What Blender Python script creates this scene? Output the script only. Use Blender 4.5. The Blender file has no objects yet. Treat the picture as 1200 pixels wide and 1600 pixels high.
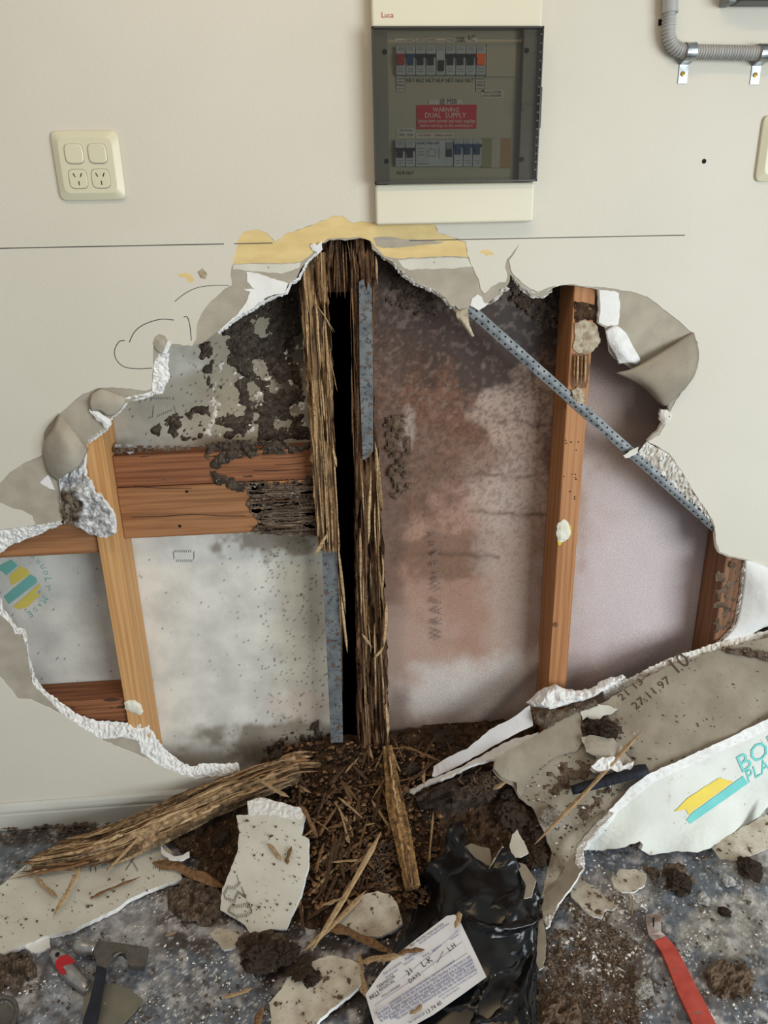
import bpy, bmesh, math, random
import numpy as np
from mathutils import Vector, Matrix
from mathutils.geometry import delaunay_2d_cdt, tessellate_polygon

# ------------------------------------------------------------------ camera
scene = bpy.context.scene
COL = scene.collection
PITCH, YAW, ROLL, FPX = math.radians(20.24), math.radians(4.38), math.radians(-1.27), 1150.0
DIST, HC = 1.45, 1.285
CAM = np.array([0.0, -DIST, HC])
_f = np.array([math.sin(YAW) * math.cos(PITCH), math.cos(YAW) * math.cos(PITCH), -math.sin(PITCH)])
_r = np.cross(_f, [0, 0, 1.0]); _r /= np.linalg.norm(_r)
_u = np.cross(_r, _f)
_r, _u = math.cos(ROLL) * _r + math.sin(ROLL) * _u, -math.sin(ROLL) * _r + math.cos(ROLL) * _u
cd = bpy.data.cameras.new('camera'); cam = bpy.data.objects.new('camera', cd); COL.objects.link(cam)
cd.sensor_fit = 'HORIZONTAL'; cd.sensor_width = 36.0; cd.lens = FPX * 36.0 / 1200.0; cd.clip_start = 0.02
m = Matrix.Identity(4)
for i in range(3):
    m[i][0], m[i][1], m[i][2], m[i][3] = _r[i], _u[i], -_f[i], CAM[i]
cam.matrix_world = m
scene.camera = cam

# ------------------------------------------------------------------ light
world = bpy.data.worlds.new('world'); scene.world = world; world.use_nodes = True
bgn = world.node_tree.nodes['Background']
bgn.inputs[0].default_value = (0.96, 0.985, 1.0, 1); bgn.inputs[1].default_value = 0.40

def area(name, loc, target, sx, sy, power, color):
    l = bpy.data.lights.new(name, 'AREA'); l.shape = 'RECTANGLE'; l.size = sx; l.size_y = sy
    l.energy = power; l.color = color
    o = bpy.data.objects.new(name, l); COL.objects.link(o); o.location = loc
    o.rotation_euler = (Vector(target) - Vector(loc)).to_track_quat('-Z', 'Y').to_euler()
    return o
area('garage_door_daylight', (2.9, -3.6, 1.0), (0.0, 0.0, 0.6), 2.6, 1.9, 168, (0.86, 0.955, 1.0))
area('warm_top_fill', (-0.1, -1.0, 2.45), (-0.1, -1.0, 0.0), 1.2, .12, 9, (1.0, 0.72, 0.40))  # added warm fill with no known fixture, tints the upper wall

vs = scene.view_settings
vs.view_transform = 'Standard'; vs.look = 'None'; vs.gamma = 1.0; vs.exposure = 0.0; vs.use_curve_mapping = False

# ------------------------------------------------------------------ geometry of the view: a pixel of the photograph to a point of the place
def ray(px, py):
    px = np.asarray(px, float)[..., None]; py = np.asarray(py, float)[..., None]
    return _f + _r * ((px - 600) / FPX) - _u * ((py - 800) / FPX)
def W(px, py, Y=0.0):
    d = ray(px, py); t = (np.asarray(Y) + DIST) / d[..., 1]
    return CAM + d * t[..., None]
def F(px, py, Z=0.0):
    d = ray(px, py); t = (np.asarray(Z) - HC) / d[..., 2]
    return CAM + d * t[..., None]
def proj(P):
    v = np.asarray(P, float) - CAM; w = v @ _f
    return 600 + FPX * (v @ _r) / w, 800 - FPX * (v @ _u) / w
def planefn(a, b, c):
    a, b, c = (np.asarray(q, float) for q in (a, b, c))
    n = np.cross(b - a, c - a); n /= np.linalg.norm(n)
    if n @ (CAM - a) < 0: n = -n
    def fn(px, py):
        d = ray(px, py); t = ((a - CAM) @ n) / (d @ n)
        return CAM + d * t[..., None]
    fn.n = n
    return fn
def floorfn(z=0.0): return planefn([0, 0, z], [1, 0, z], [0, 1, z])
def wallfn(Y=0.0): return planefn([0, Y, 0], [1, Y, 0], [0, Y, 1])
def depthfn(ctrl, mode='Y'):
    """surface through control points (px, py, depth): affine fit + smooth residual"""
    c = np.array(ctrl, float)
    A = np.c_[c[:, 0], c[:, 1], np.ones(len(c))]
    k = np.linalg.lstsq(A, c[:, 2], rcond=None)[0]; res = c[:, 2] - A @ k
    def val(px, py):
        px = np.asarray(px, float); py = np.asarray(py, float)
        d2 = (px[..., None] - c[:, 0]) ** 2 + (py[..., None] - c[:, 1]) ** 2 + 9.0
        w = 1 / d2 ** 1.3
        return k[0] * px + k[1] * py + k[2] + (w * res).sum(-1) / w.sum(-1)
    def fn(px, py): return (W if mode == 'Y' else F)(px, py, val(px, py))
    fn.val = val
    return fn

# ------------------------------------------------------------------ noise
def _h(i, j, k, s):
    n = (i * 374761393 + j * 668265263 + k * 2147483647 + s * 974634541).astype(np.int64) & 0xffffffff
    n = ((n ^ (n >> 13)) * 1274126177) & 0xffffffff
    n = ((n ^ (n >> 16)) * 2246822519) & 0xffffffff
    return ((n ^ (n >> 15)) & 0xffffff) / float(0xffffff)
def vnoise(x, y, z=0.0, s=0):
    x, y, z = np.broadcast_arrays(np.asarray(x, float), np.asarray(y, float), np.asarray(z, float))
    i, j, k = np.floor(x), np.floor(y), np.floor(z)
    fx, fy, fz = x - i, y - j, z - k
    fx, fy, fz = (t * t * (3 - 2 * t) for t in (fx, fy, fz))
    i, j, k = i.astype(np.int64), j.astype(np.int64), k.astype(np.int64)
    r = 0
    for a in (0, 1):
        for b in (0, 1):
            for c in (0, 1):
                r = r + _h(i + a, j + b, k + c, s) * (fx if a else 1 - fx) * (fy if b else 1 - fy) * (fz if c else 1 - fz)
    return r
def fbm(x, y, z=0.0, o=4, s=0):
    r, a, t = 0, 1.0, 0
    for q in range(o):
        r = r + a * vnoise(np.asarray(x) * 2 ** q, np.asarray(y) * 2 ** q, np.asarray(z) * 2 ** q, s + q); t += a; a *= .5
    return r / t            # 0..1
def sstep(a, b, x):
    t = np.clip((x - a) / (b - a), 0, 1); return t * t * (3 - 2 * t)

# ------------------------------------------------------------------ materials
def C(r, g, b):
    return tuple(((c / 255) / 12.92 if c / 255 <= .04045 else ((c / 255 + .055) / 1.055) ** 2.4) for c in (r, g, b)) + (1.0,)
MATS = {}
def M(name, c1, c2=None, scale=(8, 8, 8), lo=.35, hi=.65, detail=5, rough=.8, metal=0.0, spec=.3, bump=0.0, bscale=None,
      spots=None, attr=False, spots2=None, coat=0.0):
    """procedural material: two colours mixed by (anisotropic) noise, optional spots = (colour, scale, threshold), bump"""
    mt = bpy.data.materials.new(name); mt.use_nodes = True; nt = mt.node_tree; N = nt.nodes; L = nt.links
    b = N['Principled BSDF']; b.inputs['Roughness'].default_value = rough; b.inputs['Metallic'].default_value = metal
    b.inputs['Specular IOR Level'].default_value = spec; b.inputs['Coat Weight'].default_value = coat
    tc = N.new('ShaderNodeTexCoord'); oi = N.new('ShaderNodeObjectInfo')
    off = N.new('ShaderNodeVectorMath'); off.operation = 'ADD'
    L.new(tc.outputs['Object'], off.inputs[0])
    sc_ = N.new('ShaderNodeMath'); sc_.operation = 'MULTIPLY'; sc_.inputs[1].default_value = 7.3
    L.new(oi.outputs['Random'], sc_.inputs[0]); L.new(sc_.outputs[0], off.inputs[1])
    def noise(s, d=detail, dist=0.0):
        mp = N.new('ShaderNodeMapping'); mp.inputs['Scale'].default_value = s if hasattr(s, '__len__') else (s, s, s)
        L.new(off.outputs[0], mp.inputs[0]); n = N.new('ShaderNodeTexNoise'); n.inputs['Scale'].default_value = 1.0
        n.inputs['Detail'].default_value = d; n.inputs['Distortion'].default_value = dist
        L.new(mp.outputs[0], n.inputs['Vector']); return n.outputs['Fac']
    def rng(v, a, c, t0=0.0, t1=1.0):
        r = N.new('ShaderNodeMapRange'); r.inputs[1].default_value = a; r.inputs[2].default_value = c
        r.inputs[3].default_value = t0; r.inputs[4].default_value = t1; L.new(v, r.inputs[0]); return r.outputs[0]
    def mix(fac, a, c, mode='MIX'):
        x = N.new('ShaderNodeMix'); x.data_type = 'RGBA'; x.blend_type = mode
        if hasattr(fac, 'links'): L.new(fac, x.inputs[0])
        else: x.inputs[0].default_value = fac
        for v, i in ((a, 6), (c, 7)):
            if hasattr(v, 'links'): L.new(v, x.inputs[i])
            else: x.inputs[i].default_value = v
        return x.outputs[2]
    n1 = noise(scale)
    if attr:
        at = N.new('ShaderNodeAttribute'); at.attribute_name = 'Col'
        base = at.outputs['Color']
        if c2 is not None: base = mix(1.0, base, mix(rng(n1, lo, hi), c1, c2), 'MULTIPLY')
    else:
        base = mix(rng(n1, lo, hi), c1, c2 if c2 is not None else c1)
    for sp in (spots, spots2):
        if sp: base = mix(rng(noise(sp[1], 3), sp[2], sp[2] + (sp[3] if len(sp) > 3 else .03)), base, sp[0])
    L.new(base, b.inputs['Base Color'])
    if bump:
        bn = N.new('ShaderNodeBump'); bn.inputs['Strength'].default_value = 1.0; bn.inputs['Distance'].default_value = bump
        L.new(noise(bscale or scale, 4), bn.inputs['Height']); L.new(bn.outputs[0], b.inputs['Normal'])
    MATS[name] = mt
    return mt

M('paint', C(207, 200, 184), C(212, 205, 190), 3, bump=.0003, bscale=260, rough=.55)
M('grey_paper', C(161, 151, 135), C(176, 166, 149), 25, rough=.95, bump=.0004, bscale=300)
M('tan_paper', C(140, 129, 112), C(156, 145, 127), 20, rough=.9, bump=.0004, bscale=200, spots=(C(98, 83, 68), 130, .71, .03))
M('gypsum', C(236, 234, 230), C(224, 221, 216), 60, rough=.95, bump=.0018, bscale=190)
M('gypsum_smooth', C(236, 234, 230), C(226, 222, 216), 20, rough=.95, bump=.0008, bscale=90)
M('gypsum_dirty', C(222, 217, 208), C(182, 168, 150), 45, .45, .66, rough=.95, bump=.002, bscale=170, spots=(C(104, 88, 74), 120, .64))
M('yellow_paint', C(222, 196, 138), C(210, 183, 125), (20, 20, 60), rough=.7, bump=.0005, bscale=40)
M('lining', C(255, 255, 255), C(226, 226, 226), 14, attr=True, rough=.9, bump=.0005, bscale=160)
M('wrap', C(255, 255, 255), C(222, 220, 218), (260, 20, 260), .3, .7, attr=True, rough=.6, bump=.0003, bscale=(500, 20, 60), spec=.4)
M('floor', C(255, 255, 255), C(188, 188, 192), 60, attr=True, rough=.55, bump=.0015, bscale=120, spec=.5)
M('attr_rough', C(255, 255, 255), C(150, 150, 150), 90, attr=True, rough=.95, bump=.004, bscale=200)
M('rot_wood', C(255, 255, 255), C(120, 108, 96), (240, 240, 12), .35, .65, attr=True, rough=.9, bump=.004, bscale=(300, 300, 18))
M('rot_wood_x', C(192, 160, 120), C(104, 78, 54), (60, 60, 60), .35, .68, rough=.9, bump=.003, bscale=120, spots=(C(60, 44, 33), (200, 200, 200), .64))
M('pine', C(206, 160, 108), C(188, 138, 86), (130, 130, 2.5), .4, .6, rough=.65, bump=.0004, bscale=(150, 150, 4))
M('pine_dark', C(182, 130, 86), C(160, 106, 66), (130, 130, 2.5), .4, .6, rough=.6, bump=.0004, bscale=(150, 150, 4), spots=(C(112, 80, 54), (40, 40, 20), .72))
M('pine_brown', C(138, 98, 70), C(108, 74, 52), (110, 110, 3), .4, .6, rough=.7, bump=.0004, bscale=(150, 150, 4))
M('nog_red', C(150, 98, 64), C(112, 68, 44), (4, 130, 130), .38, .62, rough=.65, bump=.0006, bscale=(5, 160, 160), spots=(C(74, 50, 36), (14, 70, 70), .64))
M('nog_light', C(162, 114, 76), C(134, 90, 58), (4, 130, 130), .4, .6, rough=.7, bump=.0005, bscale=(5, 160, 160))
M('rot_grey', C(128, 110, 92), C(64, 50, 42), (14, 200, 200), .38, .62, rough=.95, bump=.003, bscale=(30, 260, 260), spots=(C(206, 198, 186), 150, .70))
M('splinter_tan', C(196, 168, 128), C(144, 112, 78), (20, 20, 200), .35, .7, rough=.85, bump=.001, bscale=200)
M('splinter_brown', C(146, 110, 74), C(92, 66, 45), (20, 20, 200), .35, .7, rough=.9, bump=.001, bscale=200)
M('splinter_dark', C(100, 74, 52), C(56, 40, 29), (20, 20, 200), .35, .7, rough=.9, bump=.001, bscale=200)
M('mud', C(112, 96, 82), C(70, 58, 48), 60, rough=1.0, bump=.005, bscale=150, spec=.1, spots=(C(142, 126, 110), 170, .64))
M('mud_pale', C(120, 102, 86), C(84, 68, 55), 60, rough=1.0, bump=.006, bscale=150, spec=.1)
M('mould', C(90, 79, 69), C(58, 49, 43), 90, rough=1.0, bump=.004, bscale=220, spec=.1, spots=(C(146, 134, 118), 200, .66))
M('heap', C(86, 66, 49), C(44, 34, 27), 70, rough=1.0, bump=.008, bscale=120, spec=.1, spots=(C(140, 108, 74), (120, 60, 120), .66))
M('galvanised', C(118, 121, 122), C(94, 98, 101), 40, rough=.65, metal=.2, spots=(C(96, 84, 74), 90, .58), spots2=(C(62, 62, 64), 160, .62))
M('galv_bright', C(136, 139, 140), C(106, 110, 112), 60, rough=.55, metal=.3, spots=(C(80, 76, 72), 70, .64))
M('zinc', C(190, 192, 190), C(140, 144, 146), 50, rough=.3, metal=.9)
M('dark_hole', C(28, 26, 26), rough=.9)
M('cavity', C(16, 13, 11), rough=1.0, spec=0.0)  # near-black: deep shade of the gap put into the colour
M('cream_plastic', C(214, 207, 178), C(209, 202, 173), 4, rough=.35, spec=.5)
M('db_plastic', C(222, 214, 190), C(217, 209, 185), 4, rough=.4, spec=.5)
M('db_pan', C(186, 180, 160), rough=.5)
M('db_frame', C(150, 146, 134), rough=.5)
M('breaker', C(190, 194, 196), C(176, 180, 184), 40, rough=.5)
M('label_white', C(206, 202, 190), rough=.7)
M('black_plastic', C(26, 26, 30), C(20, 20, 22), 20, rough=.35, spec=.5)
M('breaker_black', C(34, 34, 38), rough=.5)
M('breaker_red', C(160, 52, 40), rough=.5)
M('breaker_blue', C(26, 68, 112), rough=.5)
M('breaker_orange', C(250, 112, 30), rough=.5)
M('breaker_grey', C(128, 132, 130), rough=.5)
M('sign_red', C(206, 44, 58), rough=.5)
M('ink', C(38, 36, 40), rough=.8)
M('ink_soft', C(96, 90, 84), rough=.9)
M('ink_faint', C(126, 106, 98), rough=.9)
M('ink_red', C(176, 50, 44), rough=.6)
M('ink_white', C(236, 226, 218), rough=.6)
M('ink_blue', C(84, 92, 140), rough=.8)
M('ink_date', C(84, 68, 54), rough=.9)
M('logo_teal', C(112, 196, 190), C(122, 202, 196), 30, rough=.85)
M('logo_teal_dim', C(110, 168, 158), rough=.9)
M('logo_yellow', C(232, 208, 88), C(226, 200, 96), 40, rough=.85, spots=(C(214, 206, 188), 60, .66))
M('logo_yellow_dim', C(204, 186, 90), rough=.9)
M('logo_teal_pale', C(150, 206, 206), rough=.9)
M('blank_green', C(150, 150, 110), rough=.6)
M('blank_orange', C(178, 140, 96), rough=.6)
M('conduit', C(178, 176, 172), C(166, 165, 162), 20, rough=.45, spec=.5)
M('brass', C(196, 160, 84), rough=.35, metal=.8)
M('bag', C(12, 12, 14), C(8, 8, 10), 10, rough=.27, spec=.4, spots=(C(60, 54, 49), 160, .75, .03))
M('paper_white', C(222, 220, 220), C(208, 204, 202), 12, rough=.75, spots=(C(170, 150, 130), 40, .74, .05))
M('board_white', C(214, 210, 196), C(202, 197, 182), 16, rough=.85, spots=(C(120, 100, 82), 110, .69, .03))
M('board_print', C(222, 223, 215), C(210, 210, 200), 10, rough=.85, spots=(C(190, 176, 160), 40, .68, .06), spots2=(C(120, 96, 78), 150, .73, .02))
M('board_dirty', C(206, 198, 180), C(168, 154, 134), 30, rough=.9, spots=(C(88, 70, 55), 60, .62, .05), spots2=(C(70, 54, 44), 150, .66))
M('bar_red', C(196, 84, 70), C(176, 66, 54), 40, rough=.5, spots=(C(120, 110, 104), 60, .66), spots2=(C(210, 60, 44), 70, .70))
M('bar_steel', C(120, 96, 84), C(150, 138, 130), 60, rough=.55, metal=.4)
M('steel_dull', C(112, 108, 102), C(92, 86, 80), 40, rough=.45, metal=.6, spots=(C(150, 142, 132), 120, .68))
M('steel_blade', C(142, 138, 122), C(126, 122, 108), 20, rough=.4, metal=.5, spots=(C(186, 182, 172), 60, .70))
M('steel_bright', C(176, 174, 170), C(146, 144, 140), 50, rough=.3, metal=.75)
M('red_paint', C(190, 34, 46), C(170, 40, 46), 60, rough=.5)
M('grip', C(36, 40, 52), C(28, 30, 38), 60, rough=.6, spots=(C(120, 110, 100), 120, .72))
M('skirting', C(202, 200, 190), C(194, 190, 180), 8, rough=.6)
M('glue', C(230, 226, 210), C(214, 208, 186), 60, rough=.9, bump=.002, bscale=120)
M('glue_yellow', C(206, 184, 70), rough=.8)
M('rust_scab', C(196, 186, 164), C(150, 130, 104), 80, rough=.95, bump=.003, bscale=150)
def smoked():
    mt = bpy.data.materials.new('smoked_door'); mt.use_nodes = True; nt = mt.node_tree; N = nt.nodes; L = nt.links
    N.remove(N['Principled BSDF']); out = N['Material Output']
    t = N.new('ShaderNodeBsdfTransparent'); t.inputs[0].default_value = (.745, .735, .70, 1)
    g = N.new('ShaderNodeBsdfGlossy'); g.inputs['Roughness'].default_value = .12; g.inputs[0].default_value = (.8, .8, .8, 1)
    fr = N.new('ShaderNodeFresnel'); fr.inputs[0].default_value = 1.45
    x = N.new('ShaderNodeMixShader'); L.new(fr.outputs[0], x.inputs[0]); L.new(t.outputs[0], x.inputs[1]); L.new(g.outputs[0], x.inputs[2])
    L.new(x.outputs[0], out.inputs[0]); MATS['smoked'] = mt
smoked()
M('smoked_rim', C(64, 58, 54), rough=.3, spec=.5)

# ------------------------------------------------------------------ objects
LOC = {}
def tag(o, label=None, cat=None, group=None, kind=None):
    for k, v in (('label', label), ('category', cat), ('group', group), ('kind', kind)):
        if v: o[k] = v
    return o
def empty(name, loc, label=None, cat=None, group=None, kind=None):
    o = bpy.data.objects.new(name, None); COL.objects.link(o); o.location = loc; o.empty_display_size = .02
    LOC[o.name] = np.array(loc, float)
    return tag(o, label, cat, group, kind)
def ob(name, V, faces, mats, parent=None, midx=None, smooth=False, col=None, **tg):
    V = np.asarray(V, float)
    c = (V.min(0) + V.max(0)) / 2; c[2] = V[:, 2].min()
    me = bpy.data.meshes.new(name); me.from_pydata((V - c).tolist(), [], [tuple(int(i) for i in f) for f in faces])
    for mn in (mats if isinstance(mats, (list, tuple)) else [mats]): me.materials.append(MATS[mn])
    if midx is not None: me.polygons.foreach_set('material_index', np.asarray(midx, np.int32))
    if smooth: me.polygons.foreach_set('use_smooth', np.ones(len(me.polygons), bool))
    if col is not None:
        a = me.color_attributes.new('Col', 'FLOAT_COLOR', 'POINT')
        cc = np.ones((len(V), 4)); cc[:, :3] = np.asarray(col)[:, :3]; a.data.foreach_set('color', cc.ravel())
    me.update()
    o = bpy.data.objects.new(name, me); COL.objects.link(o)
    LOC[o.name] = c
    if parent is not None:
        o.parent = parent; o.location = c - LOC[parent.name]
    else:
        o.location = c
    return tag(o, **tg)
class MB:
    """collects shapes into one mesh"""
    def __init__(s): s.V, s.F, s.M = [], [], []
    def add(s, V, F, mi=0):
        n = len(s.V); s.V += [tuple(map(float, v)) for v in V]; s.F += [tuple(i + n for i in f) for f in F]; s.M += [mi] * len(F); return s
    def box(s, a, b, mi=0):
        x0, y0, z0 = np.minimum(a, b); x1, y1, z1 = np.maximum(a, b)
        return s.add([(x0, y0, z0), (x1, y0, z0), (x1, y1, z0), (x0, y1, z0), (x0, y0, z1), (x1, y0, z1), (x1, y1, z1), (x0, y1, z1)],
                     [(0, 3, 2, 1), (4, 5, 6, 7), (0, 1, 5, 4), (1, 2, 6, 5), (2, 3, 7, 6), (3, 0, 4, 7)], mi)
    def tube(s, pts, rad, n=12, mi=0, caps=True, squash=1.0, upv=(0, 0, 1)):
        pts = np.asarray(pts, float); rad = np.broadcast_to(rad, len(pts)); b = len(s.V)
        T = np.gradient(pts, axis=0); T /= np.linalg.norm(T, axis=1)[:, None]
        ref = np.array(upv, float); V = []
        for p, t, r in zip(pts, T, rad):
            if abs(t @ ref) > .95 * np.linalg.norm(ref): ref = np.array([0, 1., 0]) if abs(t[1]) < .9 else np.array([1., 0, 0])
            u = np.cross(t, ref); u /= np.linalg.norm(u); w = np.cross(u, t)
            for k in range(n):
                a = 2 * math.pi * k / n; V.append(p + u * r * math.cos(a) + w * r * squash * math.sin(a))
        Fs = [(i * n + k, i * n + (k + 1) % n, (i + 1) * n + (k + 1) % n, (i + 1) * n + k) for i in range(len(pts) - 1) for k in range(n)]
        if caps: Fs += [tuple(range(n))[::-1], tuple((len(pts) - 1) * n + k for k in range(n))]
        return s.add(V, Fs, mi)
    def build(s, name, mats, parent=None, smooth=False, **tg):
        return ob(name, s.V, s.F, mats, parent, s.M, smooth, **tg)
def bevel(o, w, seg=2):
    md = o.modifiers.new('bevel', 'BEVEL'); md.width = w; md.segments = seg; md.limit_method = 'ANGLE'; return o
def rng(s): return random.Random(s)

def jag(loop, step=6.0, amp=1.2, closed=True, seed=1):
    """subdivide a pixel outline and roughen it like a tear"""
    r = rng(seed); L = [np.array(p[:2], float) for p in loop]; out = []
    n = len(L)
    for i in range(n if closed else n - 1):
        a, b = L[i], L[(i + 1) % n]; d = b - a; ln = np.linalg.norm(d)
        if ln < 1e-6: continue
        k = max(1, int(ln / step)); nn = np.array([-d[1], d[0]]) / ln
        for q in range(k):
            t = q / k; w = 0.25 if q == 0 else 1.0
            out.append(a + d * t + nn * r.uniform(-amp, amp) * w)
    if not closed: out.append(L[-1])
    return out
def area2(L): return sum(a[0] * b[1] - b[0] * a[1] for a, b in zip(L, L[1:] + L[:1]))
def inpoly(L, X, Y):
    ins = np.zeros(np.shape(X), bool); n = len(L); j = n - 1
    for i in range(n):
        xi, yi = L[i][0], L[i][1]; xj, yj = L[j][0], L[j][1]
        c = ((yi > Y) != (yj > Y)) & (X < (xj - xi) * (Y - yi) / ((yj - yi) if yj != yi else 1e-9) + xi)
        ins ^= c; j = i
    return ins
def edgedist(L, X, Y):
    d = np.full(np.shape(X), 1e9)
    for a, b in zip(L, L[1:] + L[:1]):
        ax, ay, bx, by = a[0], a[1], b[0], b[1]; l2 = (bx - ax) ** 2 + (by - ay) ** 2 + 1e-9
        t = np.clip(((X - ax) * (bx - ax) + (Y - ay) * (by - ay)) / l2, 0, 1)
        d = np.minimum(d, np.hypot(X - ax - t * (bx - ax), Y - ay - t * (by - ay)))
    return d
def field(name, outline, fn, mats, parent=None, step=None, thick=0.0, tear=(6, 1.2), disp=None, colfn=None, smooth=False, seed=1, back=None, **tg):
    """a sheet: torn outline in photo pixels laid on surface fn(px, py) -> world, with its own thickness.
    mats: [front, edge, back]. disp(px, py, edge_distance) pushes along the sheet normal (metres)."""
    L = jag(outline, tear[0], tear[1], True, seed) if tear else [np.array(p[:2], float) for p in outline]
    if area2(L) > 0: L = L[::-1]                   # screen y is down: make it counter-clockwise as seen
    nb = len(L); pts = list(L)
    if step:
        xs = [p[0] for p in L]; ys = [p[1] for p in L]; r = np.random.RandomState(seed)
        gx, gy = np.meshgrid(np.arange(min(xs) + step / 2, max(xs), step), np.arange(min(ys) + step / 2, max(ys), step))
        gx = gx + r.uniform(-.25, .25, gx.shape) * step; gy = gy + r.uniform(-.25, .25, gy.shape) * step
        k = inpoly(L, gx, gy) & (edgedist(L, gx, gy) > step * .45)
        pts += list(np.c_[gx[k], gy[k]])
    vv = [Vector((p[0], -p[1])) for p in pts]
    ve, ed, fa, *_ = delaunay_2d_cdt(vv, [], [list(range(nb))], 1, 1e-4)
    P2 = np.array([(v[0], -v[1]) for v in ve]); fa = [tuple(f) for f in fa]
    V = fn(P2[:, 0], P2[:, 1])
    # vertex normals
    fa3 = np.array([f[:3] for f in fa]); fn_ = np.cross(V[fa3[:, 1]] - V[fa3[:, 0]], V[fa3[:, 2]] - V[fa3[:, 0]])
    flip = (fn_ * (CAM - V[fa3[:, 0]])).sum(1) < 0
    fa = [f[::-1] if q else f for f, q in zip(fa, flip)]; fn_[flip] *= -1
    Nn = np.zeros_like(V)
    for k in range(3): np.add.at(Nn, fa3[:, k], fn_)
    Nn /= np.linalg.norm(Nn, axis=1)[:, None] + 1e-12
    ed = edgedist(L, P2[:, 0], P2[:, 1])
    V0 = V.copy()
    if disp is not None: V = V + Nn * np.asarray(disp(P2[:, 0], P2[:, 1], ed))[:, None]
    col = colfn(P2[:, 0], P2[:, 1]) if colfn else None
    mi = [0] * len(fa); F_ = list(fa)
    if thick:
        n = len(V); V = np.r_[V, V0 - Nn * thick]
        if col is not None: col = np.r_[col, col]
        ml = mats if isinstance(mats, (list, tuple)) else [mats]
        F_ += [tuple(i + n for i in f[::-1]) for f in fa]; mi += [min(2, len(ml) - 1)] * len(fa)
        cnt = {}
        for f in fa:
            for a, b in zip(f, f[1:] + f[:1]): cnt[(a, b)] = 1
        for (a, b) in cnt:
            if (b, a) not in cnt: F_.append((b, a, a + n, b + n)); mi.append(min(1, len(ml) - 1))
    o = ob(name, V, F_, mats, parent, mi, smooth, col, **tg)
    return o
def strip(name, outer, inner, Y0, Y1, mat, parent, amp=.003, n=None, rows=5, seed=3, **tg):
    """broken plasterboard edge: rough band between the paper edge (outer) and the hole-side edge (inner)"""
    def res(L, n):
        L = np.array(L, float); s = np.r_[0, np.cumsum(np.hypot(*np.diff(L, axis=0).T))]; t = np.linspace(0, s[-1], n)
        return np.c_[np.interp(t, s, L[:, 0]), np.interp(t, s, L[:, 1])], s[-1]
    _, ln = res(outer, 4); n = n or max(8, int(ln / 3)); a, _ = res(outer, n); b, _ = res(inner, n)
    r = np.random.RandomState(seed); a += r.uniform(-.9, .9, a.shape); b += r.uniform(-1.4, 1.4, b.shape)
    V = []
    for k in range(rows + 1):
        t = k / rows; p = a * (1 - t) + b * t
        Y = Y0 + (Y1 - Y0) * t ** 1.3
        q = W(p[:, 0], p[:, 1], Y + (r.uniform(-amp, amp, n) if 0 < k < rows else 0)); V.append(q)
    q = W(b[:, 0], b[:, 1], Y1 + .0015); V.append(q)
    V = np.concatenate(V); R = rows + 2
    Fs = [(k * n + i, k * n + i + 1, (k + 1) * n + i + 1, (k + 1) * n + i) for k in range(R - 1) for i in range(n - 1)]
    return ob(name, V, Fs, mat, parent, **tg)
def text(s, fn, p0, p1, mat, parent, hscale=1.0, lift=.0006, name='printed_text', mirror=False):
    """lettering laid on a surface: baseline from pixel p0 to pixel p1, fitted to that length"""
    cu = bpy.data.curves.new('txt', 'FONT'); cu.body = s; cu.size = 1.0; cu.resolution_u = 2
    o = bpy.data.objects.new('txt', cu); COL.objects.link(o)
    me = bpy.data.meshes.new_from_object(o.evaluated_get(bpy.context.evaluated_depsgraph_get()))
    bpy.data.objects.remove(o); bpy.data.curves.remove(cu)
    v = np.array([q.co[:] for q in me.vertices]); fs = [tuple(p.vertices) for p in me.polygons]; bpy.data.meshes.remove(me)
    if not len(v): return None
    w = v[:, 0].max() - v[:, 0].min(); v[:, 0] -= v[:, 0].min()
    if mirror: v[:, 0] = w - v[:, 0]
    A = fn(*p0).reshape(3); B = fn(*p1).reshape(3); X = B - A; k = np.linalg.norm(X) / w; X /= np.linalg.norm(X)
    if hasattr(fn, 'n'): n = fn.n
    else:
        e = fn(p0[0] + 3, p0[1]).reshape(3) - A; g = fn(p0[0], p0[1] + 3).reshape(3) - A; n = np.cross(g, e); n /= np.linalg.norm(n)
        if n @ (CAM - A) < 0: n = -n
    Yv = np.cross(n, X)
    V = A + v[:, :1] * k * X + v[:, 1:2] * k * hscale * Yv
    if not hasattr(fn, 'n'): V = fn(*proj(V))       # follow the curved sheet
    V = V + n * lift
    return ob(name, V, fs, mat, parent)
def strokes(name, polys, fn, width, mat, parent, lift=.0006, **tg):
    """thin printed or drawn lines: px polylines as flat ribbons on a surface"""
    mb = MB()
    for L in polys:
        P = np.array([fn(*p).reshape(3) for p in L]); n = fn.n if hasattr(fn, 'n') else np.array([0, -1, 0.])
        T = np.gradient(P, axis=0); T /= np.linalg.norm(T, axis=1)[:, None] + 1e-9; S = np.cross(n, T)
        V = np.r_[P + S * width / 2 + n * lift, P - S * width / 2 + n * lift]; k = len(P)
        mb.add(V, [(i, i + 1, k + i + 1, k + i) for i in range(k - 1)])
    return mb.build(name, mat, parent, **tg)
def ticks(polys, gap=3.0, ln=5.0, slant=(0.35, -1.0)):
    """dot-matrix style lettering: short parallel dashes along each stroke"""
    out = []; d = np.array(slant, float); d /= np.linalg.norm(d)
    for L in polys:
        L = np.array(L, float); s = np.r_[0, np.cumsum(np.hypot(*np.diff(L, axis=0).T))]
        for t in np.arange(0, s[-1] + .1, gap):
            p = np.array([np.interp(t, s, L[:, 0]), np.interp(t, s, L[:, 1])]); out.append([tuple(p - d * ln / 2), tuple(p + d * ln / 2)])
    return out
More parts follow.
